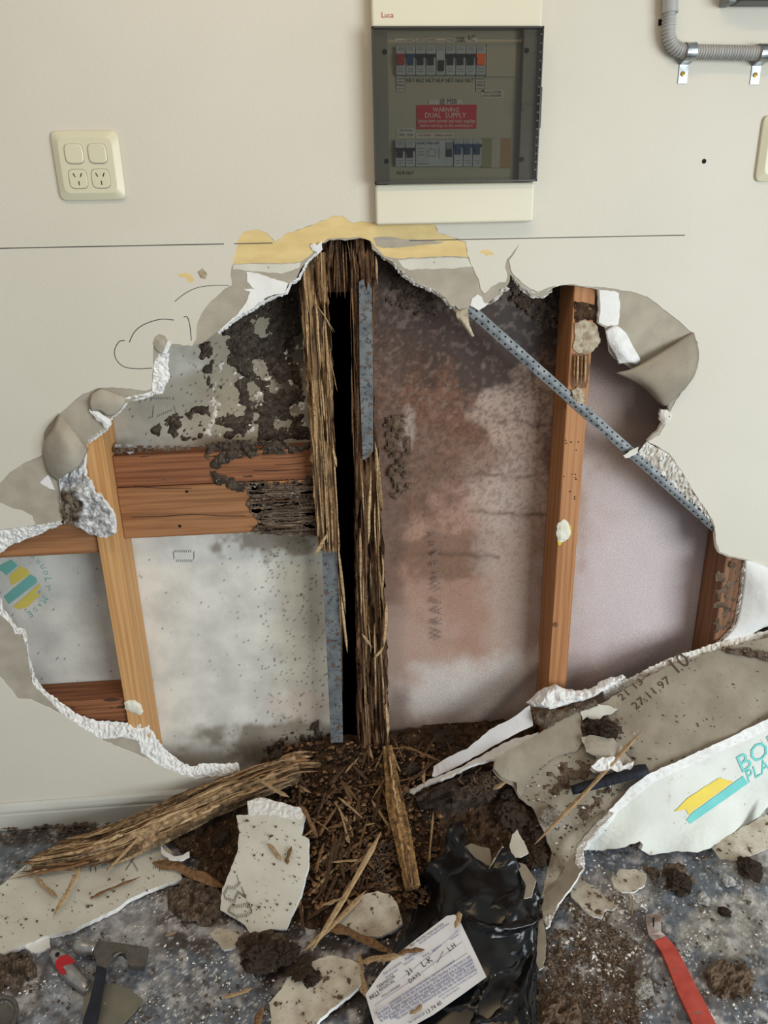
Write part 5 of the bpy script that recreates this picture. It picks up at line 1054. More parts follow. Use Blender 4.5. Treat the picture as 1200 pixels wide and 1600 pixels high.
BIG = [((488, 1486), (596, 1300), .03, .09, .012, 0, 'long straight tan splinter pointing up the heap'), ((476, 1486), (572, 1392), .02, .05, .012, 0, 'tan splinter lying beside the long straight one'),
       ((510, 1446), (615, 1490), .03, .02, .022, 1, 'flat brown splinter above the paper notice'), ((565, 1502), (625, 1494), .04, .07, .016, 4, 'short tan splinter touching the upper left of the notice'), ((622, 1490), (664, 1484), .07, .078, .012, 1, 'brown splinter resting on the upper edge of the notice'),
       ((560, 1490), (572, 1560), .02, .02, .014, 0, 'upright splinter left of the notice'), ((712, 1450), (718, 1424), .10, .10, .010, 0, 'small orange splinter on the black bag'),
       ((84, 1432), (125, 1356), .024, .05, .012, 0, 'bright orange splinter on the long offcut'), ((52, 1368), (90, 1402), .026, .02, .008, 0, 'left slim splinter on the long offcut'), ((140, 1404), (220, 1370), .02, .024, .010, 1, 'brown splinter across the middle of the long offcut'),
       ((163, 1366), (255, 1264), .028, .09, .009, 0, 'loose strip peeling off the rotten log'), ((240, 1345), (352, 1388), .022, .018, .030, 1, 'wide brown splinter left of the 250 piece'), ((258, 1462), (276, 1456), .006, .008, .005, 0, 'tiny splinter on the bare floor'),
       ((345, 1560), (395, 1544), .006, .006, .008, 0, 'splinter on bare floor near the mud nests'), ((395, 1630), (412, 1570), .008, .01, .016, 1, 'brown splinter standing at the bottom of the rubble'), ((420, 1318), (438, 1344), .085, .075, .010, 4, 'tan splinter on the face of the 250 piece'), ((448, 1350), (456, 1322), .07, .085, .010, 1, 'brown splinter on the face of the 250 piece'),
       ((988, 1432), (988, 1398), .006, .01, .004, 0, 'thin splinter on the floor by the ragged chips'), ((640, 1585), (660, 1570), .062, .066, .008, 0, 'pale splinter on the lower edge of the notice'), ((470, 1258), (496, 1310), .12, .10, .012, 1, 'splinter standing at the right corner of the 250 piece'),
       ((400, 1215), (452, 1246), .13, .125, .010, 0, 'splinter across the right end of the rotten log'), ((700, 1180), (735, 1205), .13, .11, .010, 2, 'dark splinter below the white strip'), ((770, 1235), (792, 1215), .12, .13, .014, 0, 'tan splinter stuck in the mud cylinder'), ((628, 1165), (690, 1190), .135, .13, .010, 1, 'brown splinter at the foot of the right rotten stud')]
for (a, b, z1, z2, w, v, lab) in BIG: splinter_at(F3(*a, z1), F3(*b, z2), w, v, lab, None)
s0, s1 = onA(.03)(np.array(832.), np.array(1326.)), onA(.04)(np.array(996.), np.array(1152.))
splinter_at(s0, s1, .011, 0, 'long thin tan splinter lying across the leaning sheet', None)

# ---- mud clods
def clodmesh(seed, mat, sub=3, amp=.55, sc=1.6):
    bm = bmesh.new(); bmesh.ops.create_icosphere(bm, subdivisions=sub, radius=1.0); v = np.array([q.co[:] for q in bm.verts])
    k = 1 + (fbm(v[:, 0] * sc + 5, v[:, 1] * sc + 5, v[:, 2] * sc + seed * 3, 4, seed) - .5) * amp * 2 + (np.abs(fbm(v[:, 0] * 4 + 9, v[:, 1] * 4, v[:, 2] * 4 + seed, 3, seed + 9) - .5)) * -1.1 + (fbm(v[:, 0] * 9 + 3, v[:, 1] * 9, v[:, 2] * 9 + seed, 2, seed + 5) - .5) * .34
    for q, c in zip(bm.verts, v * k[:, None]): q.co = c
    me = bpy.data.meshes.new('clod'); bm.to_mesh(me); bm.free(); me.materials.append(MATS[mat]); return me
CL = [clodmesh(i, ['mud', 'mud', 'mud_pale', 'mud', 'gypsum_dirty', 'gypsum'][i % 6], 4) for i in range(12)]
CLODS = [(410, 1492, .03, .034, 0, 'pitted round mud nest left of the dirty board'), (446, 1492, .03, .022, 1, 'small ring-shaped mud clod beside the pitted nest'), (470, 1512, .03, .024, 2, 'flat grey mud clod above the dirty board'), (935, 1142, .0, .034, 0, 'dark crumpled mud nest on the leaning sheet'),
         (905, 1140, .0, .022, 1, 'small mud clod left of the dark nest on the sheet'), (800, 1275, .06, .042, 3, 'dark clod in the hollow right of the mud cylinder'), (838, 1300, .04, .034, 1, 'brown clod against the foot of the leaning sheet'), (790, 1236, .09, .026, 7, 'dark clod at the end of the mud cylinder'), (822, 1250, .07, .024, 9, 'angular clod above the hollow'), (836, 1340, .06, .024, 2, 'grey crumbly clod behind the black bag'),
         (30, 1516, .012, .046, 2, None), (1170, 1356, .010, .024, 1, 'dark clod at the right edge below the tan corner'), (1062, 1380, .008, .026, 0, 'dark clod on the floor below the logo'), (1138, 1376, .006, .012, 5, 'white plaster lump near the logo flap'), (1100, 1405, .006, .013, 5, 'white round plaster pebble on the floor'), (1132, 1425, .006, .013, 3, 'small dark clod above the pale floor patch'),
         (1005, 1545, .006, .016, 4, 'dusty lump left of the red bar'), (872, 1585, .006, .040, 2, None), (1140, 1530, .004, .034, 2, None), (320, 1425, .006, .03, 1, None), (300, 1390, .008, .03, 2, None),
         (864, 1276, .09, .022, 4, 'dusty white plaster lump beside the long splinter'), (905, 1196, .11, .014, 5, 'white plaster crumb on the leaning sheet'), (880, 1232, .12, .014, 11, 'white plaster flake by the tool handle'), (430, 1180, .13, .016, 7, 'mud clod on the right end of the log'), (700, 1155, .12, .04, 7, 'dark clod behind the white strip'), (770, 1140, .12, .03, 9, 'brown clod in the right bay'), (640, 1200, .11, .022, 1, 'brown clod near the foot of the rotten stud'),
         (485, 1530, .02, .018, 3, 'brown clod on the mud-spattered board'), (345, 1310, .02, .02, 8, 'grey clod under the log'), (190, 702, 0, .008, 5, None), (1140, 1096, 0, .006, 3, None)]
for px, py, z, s, v, lab in CLODS:
    if lab is None: continue
    if 'leaning sheet' in lab and z == 0: loc = onA(.014)(np.array(float(px)), np.array(float(py)))
    else: loc = F3(px, py, max(z, s * .35))
    rr = rng(px); inst('plaster_lump' if v in (4, 5, 10, 11) else 'mud_clod', CL[v], loc, (rr.uniform(-.3, .3), rr.uniform(-.3, .3), rr.uniform(0, 6)), (s * 1.15, s, s * (.3 if 'flat' in lab or 'broad' in lab else .62)), lab, 'plaster lump' if v in (4, 5, 10, 11) else 'mud clod')
for k, (o_, lab, h_) in enumerate((([(-20, 1500), (20, 1490), (46, 1492), (62, 1510), (58, 1530), (30, 1545), (-20, 1550)], 'crumbly brown mud in the lower left corner', .016), ([(1098, 1510), (1130, 1500), (1165, 1505), (1185, 1530), (1170, 1560), (1130, 1566), (1104, 1545)], 'flat brown mud patch right of the red bar', .008),
        ([(838, 1562), (870, 1550), (900, 1556), (910, 1590), (905, 1630), (838, 1630)], 'flat brown slab of mud beside the bag', .012), ([(262, 1390), (300, 1370), (345, 1380), (352, 1420), (330, 1450), (290, 1446), (262, 1425)], 'brown crumbled mud left of the 250 piece', .014), ([(370, 1460), (430, 1455), (470, 1480), (440, 1520), (400, 1530), (375, 1505)], 'dark mud crumbs around the pitted nest', .012),
        ([(1000, 1352), (1060, 1345), (1100, 1370), (1075, 1396), (1030, 1392)], 'dark mud crumbs below the logo flap', .006))):
    q = crust('mud_scatter', o_, 0, .30 if k != 5 else .42, h_, 'mud_pale' if k in (1, 2) else 'mud', None, sc=12, seed=140 + k, fade=8, step=3.0, fnb=floorfn(.001))
    if q is not None: tag(q, lab, 'mud')
# two plaster crumbs on the nogging
for px, lab in ((183, 'left white crumb on the upper nogging'), (201, 'right white crumb on the upper nogging')):
    q = W(px, 706, .056); inst('plaster_lump', CL[5], q + [0, .008, .004], (0, 0, px), .009, lab, 'plaster lump')
# mud cylinder (bark-like tube) under the white strip
mudc = rottenlog('mud_cylinder', [F3(652, 1262, .07), F3(700, 1245, .08), F3(745, 1232, .09), F3(778, 1222, .095)], [.030, .044, .046, .044, .036], 63, ((92, 76, 64), (70, 56, 46), (48, 38, 32)), 'thick brown mud cylinder under the white strip', nseg=40, nc=24, cat='mud clod', flat_=.9)
# lattice nest of thin roots
nest = empty('fibre_nest', F3(598, 1360, .04), 'lacy grey-brown termite fibre nest left of the leaning post', 'fibre nest')
r = rng(12); mb = MB()
for i in range(90):
    px, py = r.gauss(598, 13), r.uniform(1312, 1392); a = F3(px, py, heapz(px, py) + .012); P = [a]
    for k in range(5): P.append(P[-1] + np.array([r.uniform(-.012, .012), r.uniform(-.008, .008), r.uniform(-.009, .009)]))
    mb.tube(P, [.0012, .0016, .0014, .0016, .0012, .0006], 4)
mb.build('fibres', 'mud_pale', nest, kind='stuff')
nest2 = empty('fibre_nest', F3(762, 1222, .12), 'fuzzy root tangle on top of the mud cylinder', 'fibre nest'); mb = MB()
for i in range(70):
    px, py = r.gauss(752, 16), r.gauss(1224, 10); a = F3(px, py, .135); P = [a]
    for k in range(4): P.append(P[-1] + np.array([r.uniform(-.01, .01), r.uniform(-.008, .008), r.uniform(-.008, .010)]))
    mb.tube(P, [.0012, .0016, .0014, .0012, .0006], 4)
mb.build('fibres', 'mud_pale', nest2, kind='stuff')

# ================================================================== SWITCHBOARD
def rect(px0, py0, px1, py1, Y):
    a, b = W(px0, (py0 + py1) / 2, Y), W(px1, (py0 + py1) / 2, Y); c, d = W((px0 + px1) / 2, py0, Y), W((px0 + px1) / 2, py1, Y)
    return float(a[0]), float(b[0]), float(d[2]), float(c[2])
def pbox(name, px0, py0, px1, py1, Yf, Yb, mat, parent, bev=0, **tg):
    x0, x1, z0, z1 = rect(px0, py0, px1, py1, Yf); mb = MB(); mb.box((x0, Yf, z0), (x1, Yb, z1)); o = mb.build(name, mat, parent, **tg)
    if bev: bevel(o, bev, 2)
    return o
dx0 = float((W(581, 20, -.02)[0] + W(586.5, 330, -.02)[0]) / 2); dx1 = float((W(848, 40, -.02)[0] + W(831, 330, -.02)[0]) / 2)
dzb = float(W(708, 349, -.02)[2]); dzt = dzb + .50; zd0, zd1 = float(W(709, 285, -.034)[2]), float(W(713, 41, -.034)[2])
db = empty('switchboard', ((dx0 + dx1) / 2, 0, dzb), 'cream electrical switchboard with smoked door above the hole', 'switchboard')
def b3(name, a, b, mat, parent, bev=0, **tg):
    mb = MB(); mb.box(a, b); o = mb.build(name, mat, parent, **tg)
    if bev: bevel(o, bev, 3)
    return o
b3('top_cover', (dx0, -.024, zd1 + .001), (dx1, -.0005, dzt), 'db_plastic', db, .004)
b3('bottom_cover', (dx0, -.024, dzb), (dx1, -.0005, zd0 - .001), 'db_plastic', db, .004)
b3('backing_pan', (dx0 + .001, -.005, zd0), (dx1 - .001, -.0005, zd1), 'db_pan', db)
fr = .020
for nm, a, b in (('side_frame', (dx0, -.022, zd0), (dx0 + fr + .006, -.005, zd1)), ('side_frame', (dx1 - fr - .010, -.022, zd0), (dx1, -.005, zd1))): b3(nm, a, b, 'db_frame', db, .001)
door = empty('door', (dx0, -.034, zd0)); door.parent = db; door.location = np.array([dx0, -.034, zd0]) - LOC['switchboard']; LOC[door.name] = np.array([dx0, -.034, zd0])
b3('smoked_pane', (dx0 - .001, -.034, zd0), (dx1 + .001, -.0325, zd1), 'smoked', door)
for a, b in (((dx0 - .001, -.0345, zd1 - .0025), (dx1 + .001, -.024, zd1)), ((dx0 - .001, -.0345, zd0), (dx1 + .001, -.024, zd0 + .0025)), ((dx0 - .001, -.0345, zd0), (dx0 + .0012, -.024, zd1)), ((dx1 - .0012, -.0345, zd0), (dx1 + .001, -.024, zd1))):
    b3('door_rim', a, b, 'smoked_rim', door)
zm = float(W(840, 168, -.034)[2]); b3('latch_tab', (dx1, -.033, zm - .032), (dx1 + .0035, -.022, zm + .032), 'smoked_rim', door, .001)
DP = wallfn(-.0348)
c = W(821, 166, -.035); mb = MB(); t = np.linspace(0, 2 * math.pi, 25); mb.tube([c + np.array([math.cos(a) * .0062, 0, math.sin(a) * .0062]) for a in t], .0007, 6, caps=False); mb.build('door_lock', 'smoked_rim', door)
for i in range(34):      # ribbed grip strip on the right of the door
    z = zd1 - .012 - i * (zd1 - zd0 - .024) / 33; b3('grip_rib', (dx1 - .0055, -.0352, z - .0012), (dx1 - .0018, -.034, z + .0012), 'smoked_rim', door) if i % 2 == 0 else None
for px, py in ((601, 81), (823, 79), (604, 252), (815, 249)): disc('cover_screw', px, py, -.0225, .0042, 'db_frame' if False else 'breaker_black', db, 12, .0006)
YP = -.0052
def brk(px0, px1, py0, py1, tog, tmat, wide=.62, ty=(84, 101)):
    b = pbox('breaker', px0 + .4, py0, px1 - .4, py1, -.016, -.005, 'breaker', db, .0006)
    if tog:
        cx, hw = (px0 + px1) / 2, (px1 - px0) * wide / 2
        pbox('toggle', cx - hw, ty[0] + 4, cx + hw, ty[1], -.022, -.016, tmat, b)
        pbox('toggle_bridge', px0 + .5, ty[0], px1 - .5, ty[0] + 5, -.020, -.016, tmat, b)
    for yy in (py0 + 3, py0 + 6, py1 - 9, py1 - 5): strokes('printed_text', [[(px0 + 3, yy), (px1 - 3.5, yy)]], wallfn(-.0162), .0007, 'ink_soft', b, .0003)
    return b
XS = [618.7, 634, 649.5, 665.3, 681.3, 696.5, 712, 727.8, 744, 759.5]
TM = ['breaker_red', 'breaker_blue', 'breaker_black', 'breaker_black', None, 'breaker_black', 'breaker_black', 'breaker_black', 'breaker_orange']
for i in range(9):
    bo = brk(XS[i], XS[i + 1], 72, 117, TM[i] is not None, TM[i], .75 if i in (0, 8) else .55)
    if i == 4: pbox('toggle', 685.5, 94, 694, 110, -.021, -.016, 'breaker_black', bo)
for i in range(2): brk(617.5 + i * 15.8, 633.3 + i * 15.8, 219, 260, True, 'breaker_black', .5, (231, 246))
rc = pbox('breaker', 649.5, 219, 708, 260, -.016, -.005, 'breaker', db, .0006)
pbox('toggle', 697, 222, 707, 245, -.018, -.016, 'breaker_grey', rc); pbox('toggle', 698, 233, 706, 245, -.0195, -.018, 'breaker_black', rc)
text('SIGNAL TIMER UNIT', wallfn(-.0163), (651.5, 225.5), (687, 225.5), 'ink', rc, 1.2, .0003)
for yy in (232, 237, 242, 256): strokes('printed_text', [[(652, yy), (663 if yy < 250 else 670, yy)]], wallfn(-.0163), .0008, 'ink_soft', rc, .0003)
strokes('printed_text', [[(668, 236), (674, 232), (680, 236), (680, 244), (668, 244), (668, 236)], [(686, 231), (686, 247)]], wallfn(-.0163), .0007, 'ink_soft', rc, .0003)
for i in range(3): brk(709 + i * 14.8, 723.8 + i * 14.8, 218, 260, True, 'breaker_blue', .55, (225, 241))
pbox('blank_cover', 760, 69, 805, 120, -.009, -.005, 'db_pan', db, .0005)
pbox('blank_cover', 753, 216, 768, 262, -.009, -.005, 'blank_green', db, .0005); pbox('blank_cover', 768, 216, 782, 262, -.009, -.005, 'db_pan', db, .0005); pbox('blank_cover', 782, 216, 798, 262, -.009, -.005, 'blank_orange', db, .0005)
lb = pbox('label_strip', 617, 59, 746, 67, -.0062, -.005, 'label_white', db)
for i, s in enumerate(('MAIN SWITCH', 'LIGHTS', 'LIGHTS', 'POWER', 'HOT WATER', 'POWER', 'OVEN', 'AC')): text(s, wallfn(-.0064), (XS[i] + 2, 64.5), (XS[i + 1] - 2, 64.5), 'ink_soft', lb, 1.3, .0003)
for i in range(1, 8): strokes('label_divider', [[(XS[i], 59), (XS[i], 67)]], wallfn(-.0064), .0006, 'ink_soft', lb, .0003)
text('OVEN', wallfn(-.0064), (713, 62), (725, 61), 'ink', lb, 1.0, .0004); text('MAIN', wallfn(-.0064), (714, 66.5), (726, 66), 'ink', lb, 1.0, .0004)
for i in range(7): text('NL%d' % (i + 1), wallfn(-.0054), (635 + i * 15.4, 129), (647 + i * 15.4, 128), 'ink', db, 1.0, .0004, name='handwritten_number')
text('NL8', wallfn(-.0054), (620, 273), (632, 272.5), 'ink', db, 1.0, .0004, name='handwritten_number'); text('NL9', wallfn(-.0054), (635, 273), (646, 272.5), 'ink', db, 1.0, .0004, name='handwritten_number')
for x0 in (619, 743.5):
    sl = pbox('switch_label', x0, 119, x0 + 13, 143.5, -.0062, -.005, 'label_white', db)
    for k, s in enumerate(('NORMAL' if x0 < 700 else 'SOLAR', 'SUPPLY', 'MAIN', 'SWITCH')): text(s, wallfn(-.0064), (x0 + 1.5, 124.5 + k * 5.4), (x0 + 11.5, 124.5 + k * 5.4), 'ink', sl, 1.2, .0003)
    strokes('label_border', [[(x0, 119), (x0 + 13, 119), (x0 + 13, 143.5), (x0, 143.5), (x0, 119)]], wallfn(-.0064), .0006, 'ink', sl, .0003)
sl = pbox('switch_label', 752, 141, 786.5, 153.5, -.0062, -.005, 'label_white', db)
text('LUCA SYSTEM', wallfn(-.0064), (756, 146.5), (783, 146), 'ink', sl, 1.1, .0003); text('SWITCH REQUIRED', wallfn(-.0064), (754, 151.5), (784, 151), 'ink', sl, 1.2, .0003)
sl = pbox('switch_label', 670, 156, 722, 163, -.0062, -.005, 'label_white', db); text('@ MSB', wallfn(-.0064), (687, 162), (714, 162), 'ink', sl, 1.0, .0003)
sg = pbox('warning_sign', 651, 164, 744.5, 201.5, -.0066, -.005, 'sign_red', db)
text('WARNING', wallfn(-.0068), (676, 174.5), (717, 174.5), 'ink_white', sg, 1.0, .0003); text('DUAL  SUPPLY', wallfn(-.0068), (664, 184), (728, 184), 'ink_white', sg, 1.0, .0003)
text('Isolate both normal and solar supplies', wallfn(-.0068), (653.5, 191.5), (742, 191.5), 'ink_white', sg, 1.25, .0003); text('before working on this switchboard', wallfn(-.0068), (656.5, 198.5), (738, 198.5), 'ink_white', sg, 1.25, .0003)
sl = pbox('switch_label', 620, 200.5, 649, 215.5, -.0062, -.005, 'label_white', db); text('HOT WATER', wallfn(-.0064), (624, 205.5), (644, 205.5), 'ink_soft', sl, 1.2, .0003); text('TIMER   TIMER', wallfn(-.0064), (622, 212.5), (646, 212.5), 'ink_soft', sl, 1.2, .0003)
sl = pbox('switch_label', 650, 208, 709, 215.5, -.0062, -.005, 'label_white', db); text('HOT WATER      GENERAL LIGHTING', wallfn(-.0064), (655, 213), (707, 213), 'ink_red', sl, 1.3, .0003)
text('Luca', wallfn(-.0242), (596.5, 27.5), (615, 27.5), 'ink_red', db, 1.0, .0004, name='brand_lettering')

# ================================================================== POWER POINTS, CONDUIT
def superellipse(cx, cz, w, h, n=28, p=4.0):
    t = np.linspace(0, 2 * math.pi, n, endpoint=False); c, s = np.cos(t), np.sin(t)
    return np.c_[cx + w / 2 * np.sign(c) * np.abs(c) ** (2 / p), cz + h / 2 * np.sign(s) * np.abs(s) ** (2 / p)]
def puck(name, cx, cz, w, h, Y0, Y1, mat, parent, p=4.0, inset=.001, **tg):
    mb = MB(); A, B_ = superellipse(cx, cz, w, h, p=p), superellipse(cx, cz, w - 2 * inset, h - 2 * inset, p=p); n = len(A)
    V = [(x, Y0, z) for x, z in A] + [(x, Y1 + inset * .6, z) for x, z in A] + [(x, Y1, z) for x, z in B_]
    mb.add(V, [(k * n + i, k * n + (i + 1) % n, (k + 1) * n + (i + 1) % n, (k + 1) * n + i) for k in range(2) for i in range(n)] + [tuple(range(2 * n, 3 * n))[::-1]]); return mb.build(name, mat, parent, **tg)
def power_point(x0, x1, z0, z1, label, cat, cells):
    e = empty('power_point', ((x0 + x1) / 2, 0, z0), label, cat); w, h = x1 - x0, z1 - z0; cx, cz = (x0 + x1) / 2, (z0 + z1) / 2
    rings = [(w, h, -.0005, 12), (w, h, -.004, 12), (w * .985, h * .985, -.0055, 12), (w * .80, h * .80, -.011, 9), (w * .78, h * .78, -.0112, 9)]; V = []; n = 48
    for a, b, y, p in rings: V += [(x, y, z) for x, z in superellipse(cx, cz, a, b, n, p)]
    ob('plate', V, [(k * n + i, k * n + (i + 1) % n, (k + 1) * n + (i + 1) % n, (k + 1) * n + i) for k in range(len(rings) - 1) for i in range(n)] + [tuple(range((len(rings) - 1) * n, len(rings) * n))[::-1]], 'cream_plastic', e)
    for kind, u, v in cells:
        ccx, ccz, s = cx + u * w, cz + v * h, .031 * w / .115
        puck('recess', ccx, ccz, s * 1.06, s * 1.06, -.0110, -.01135, 'db_frame', e, inset=.0003)
        if kind == 'switch':
            puck('rocker_switch', ccx, ccz, s, s, -.011, -.0142, 'cream_plastic', e, inset=.0016)
        else:
            so = puck('socket_face', ccx, ccz, s * .985, s * .985, -.011, -.0125, 'cream_plastic', e, inset=.0008)
            for ox, oz, an in ((-.0058, .006, -.45), (.0058, .006, .45), (.0006, -.0068, 0)):
                mb = MB(); d = np.array([math.sin(an), 0, math.cos(an)]) * .0034; q = np.array([ccx + ox, -.01255, ccz + oz]); pv = np.array([math.cos(an), 0, -math.sin(an)]) * .0009
                mb.add([q - d - pv, q - d + pv, q + d + pv, q + d - pv, q - d - pv + [0, .001, 0], q - d + pv + [0, .001, 0], q + d + pv + [0, .001, 0], q + d - pv + [0, .001, 0]], [(0, 1, 2, 3), (0, 4, 5, 1), (1, 5, 6, 2), (2, 6, 7, 3), (3, 7, 4, 0)])
                mb.build('pin_slot', 'dark_hole', so)
    return e
ox0, ox1, oz1 = float(W(85, 258, -.004)[0]) + .001, float(W(191, 258, -.004)[0]), float(W(132, 204, -.004)[2]); oz0 = float(W(146, 313, -.004)[2])
power_point(ox0, ox1, oz0, oz1, 'cream double power point with two rocker switches at upper left', 'power point', [('switch', -.172, .168), ('switch', .172, .168), ('socket', -.168, -.19), ('socket', .168, -.19)])
qx0 = float(W(1186, 235, -.004)[0]); qz1, qz0 = float(W(1195, 180, -.004)[2]), float(W(1190, 284, -.004)[2])
power_point(qx0, qx0 + .115, qz0, qz1, 'cream switch plate cut off by the right edge', 'power point', [('switch', -.172, .168), ('switch', .172, .168), ('socket', -.168, -.19), ('socket', .168, -.19)])
# corrugated conduit
YCn = -.016; cpt = [W(1048, -60, YCn), W(1047, -10, YCn), W(1046, 25, YCn), W(1045, 48, YCn), W(1049, 66, YCn), W(1059, 77, YCn), W(1076, 80.5, YCn), W(1110, 81.5, YCn), W(1160, 82.5, YCn), W(1215, 83.5, YCn), W(1290, 85, YCn)]
cv = catmull(cpt, 40); ss = np.r_[0, np.cumsum(np.linalg.norm(np.diff(cv, axis=0), axis=1))]; tt = np.arange(0, ss[-1], .0009); cv2 = np.c_[[np.interp(tt, ss, cv[:, k]) for k in range(3)]].T
cond = empty('corrugated_conduit', cv2[-1] * [1, 0, 1] + [0, -.002, -.02], 'grey corrugated conduit bending right in the upper right corner', 'conduit')
mb = MB(); mb.tube(cv2, .0106 + .0013 * np.tanh(3 * np.sin(tt / .0048 * 2 * math.pi)), 16, upv=(0, -1, 0)); mb.build('corrugated_tube', 'conduit', cond, True)
mb = MB(); a, b = W(1047.6, -60, YCn), W(1047, 18, YCn); mb.tube(np.linspace(a, b, 8), .0128, 24, upv=(0, -1, 0)); mb.tube([b + [0, 0, .001], b - [0, 0, .002]], .0138, 24, upv=(0, -1, 0)); mb.build('coupling', 'conduit', cond)
for px, lab in ((1077, 'galvanised saddle clip at the conduit bend'), (1192, 'galvanised saddle clip at the right edge of the conduit')):
    c = W(px, 81 + (px - 1077) * .018, YCn); sd = empty('saddle_clip', (c[0], -.001, c[2] - .05), lab, 'saddle clip'); hwid = .0088
    t = np.linspace(-.35, math.pi + .35, 18); path = [(c[1] + math.sin(a) * -.0142, c[2] - math.cos(a) * .0142) for a in t]; path = [(-.0012, c[2] - .046)] + [(-.0012, c[2] - .0165)] + path[1:-1] + [(-.0012, c[2] + .0155)]
    V = [(c[0] + s * hwid * (1 if k > 1 else .95), y, z) for k, (y, z) in enumerate(path) for s in (-1, 1)]; o = ob('strap', V, [(2 * k, 2 * k + 1, 2 * k + 3, 2 * k + 2) for k in range(len(path) - 1)], 'zinc', sd, smooth=False)
    md = o.modifiers.new('t', 'SOLIDIFY'); md.thickness = .0012; md.offset = 0
    q = np.array([c[0] - .001, -.0018, c[2] - .031]); mb = MB(); mb.tube([q, q - [0, .0016, 0], q - [0, .0022, 0]], [.0042, .0038, .002], 14); sc = mb.build('screw', 'brass', sd)
    mb = MB(); mb.box(q + [-.0022, -.0026, -.0004], q + [.0022, -.0020, .0004]); mb.box(q + [-.0004, -.0026, -.0022], q + [.0004, -.0020, .0022]); mb.build('screw_slot', 'dark_hole', sc)
a, b = W(1150, -40, -.03), W(1215, 4, -.03)
hv = empty('black_housing', (a[0], 0, b[2]), 'bottom of a black plastic housing at the top right corner', 'housing')
b3('body', (a[0] + .006, -.045, b[2]), (b[0] + .08, -.0005, a[2] + .05), 'black_plastic', hv, .006); b3('side_cap', (a[0] - .010, -.035, b[2] - .001), (a[0] + .0058, -.0005, a[2] + .05), 'breaker_grey', hv, .004)

# ================================================================== TOOLS
def fl(px, py, z=0.0): return F(px, py, z)
# red flat pry bar
bar = empty('pry_bar', fl(1060, 1540, 0), 'worn red flat pry bar lying on the floor at lower right', 'pry bar')
def ribbon(name, rows, thick, mat, parent):
    """rows: (pxL, pyL, pxR, pyR, z)"""
    V = []
    for a, b, c, d, z in rows: V += [fl(a, b, z), fl(c, d, z)]
    n = len(V); V = np.array(V); V = np.r_[V, V - [0, 0, thick]]; k = len(rows)
    Fs = [(2 * i, 2 * i + 1, 2 * i + 3, 2 * i + 2) for i in range(k - 1)] + [(n + 2 * i, n + 2 * i + 2, n + 2 * i + 3, n + 2 * i + 1) for i in range(k - 1)]
    Fs += [(2 * i, 2 * i + 2, n + 2 * i + 2, n + 2 * i) for i in range(k - 1)] + [(2 * i + 1, n + 2 * i + 1, n + 2 * i + 3, 2 * i + 3) for i in range(k - 1)] + [(0, n, n + 1, 1), (n - 2, n - 1, 2 * n - 1, 2 * n - 2)]
    return bevel(ob(name, V, Fs, mat, parent), .001, 2)
ribbon('claw_tip', [(1008, 1428, 1035, 1427, .032), (1009, 1442, 1033, 1440, .028), (1013, 1460, 1033, 1455, .017), (1022, 1470, 1040, 1462, .010)], .005, 'bar_steel', bar)
ribbon('shaft', [(1022, 1470, 1040, 1462, .010), (1032, 1484, 1053, 1476, .009), (1042, 1506, 1066, 1497, .009), (1058, 1548, 1086, 1537, .009), (1078, 1590, 1108, 1578, .009), (1100, 1640, 1132, 1626, .009)], .007, 'bar_red', bar)
mb = MB(); mb.tube([fl(1021, 1434, .0335), fl(1021, 1448, .0285)], [.002, .0012], 8); mb.build('nail_slot', 'dark_hole', bar)
# claw hammer
hm = empty('hammer', fl(150, 1540, 0), 'dark steel hammer lying head up at lower left', 'hammer')
ribbon('handle', [(150, 1478, 170, 1476, .034), (152, 1500, 167, 1500, .033), (147, 1530, 162, 1530, .031), (140, 1562, 156, 1562, .028), (130, 1592, 150, 1592, .026), (120, 1640, 146, 1640, .024)], .014, 'grip', hm)
mb = MB(); c0, c1 = fl(119, 1478, .026), fl(150, 1482, .027); tt = np.linspace(0, 1, 7); mb.tube(c0 + (c1 - c0) * tt[:, None], [.0125, .015, .0155, .014, .0115, .011, .012], 18); mb.build('poll', 'steel_bright', hm, True)
field('head_blade', [(146, 1472), (160, 1470), (185, 1473), (212, 1477), (232, 1480), (225, 1511), (205, 1508), (199, 1506), (197, 1494), (190, 1487), (182, 1487), (174, 1492), (168, 1502), (164, 1512), (152, 1508), (147, 1490)], floorfn(.034), ['steel_dull', 'steel_dull'], hm, thick=.012, tear=(8, .3))
mb = MB(); t = np.linspace(.3, 2.6, 12); q = fl(188, 1497, .0345); mb.tube([q + np.array([-math.cos(a) * .014, math.sin(a) * .012, 0]) for a in t], .0025, 8); mb.build('notch_lip', 'steel_dull', hm, True)
# putty knife
pk = empty('putty_knife', fl(110, 1520, 0), 'silver putty knife with red-painted handle beside the hammer', 'putty knife')
field('handle', [(76, 1492), (82, 1484), (90, 1481), (102, 1487), (116, 1502), (130, 1520), (143, 1535), (141, 1540), (131, 1551), (122, 1545), (104, 1532), (88, 1516), (80, 1504)], floorfn(.014), ['steel_bright', 'steel_bright'], pk, step=5, thick=.010, tear=None, smooth=True, disp=lambda x, y, e: .008 * np.sqrt(np.clip(e / 9, 0, 1)))
field('red_patch', [(86, 1503), (92, 1495), (104, 1491), (112, 1496), (117, 1503), (106, 1507), (98, 1510), (102, 1518), (100, 1523), (93, 1520), (88, 1512)], floorfn(.0225), ['red_paint'], pk, thick=.002, tear=(4, .8))
q = fl(90, 1493, .020); mb = MB(); mb.tube([q + [0, 0, .004], q - [0, 0, .004]], .0042, 14); mb.build('hanging_hole', 'dark_hole', pk)
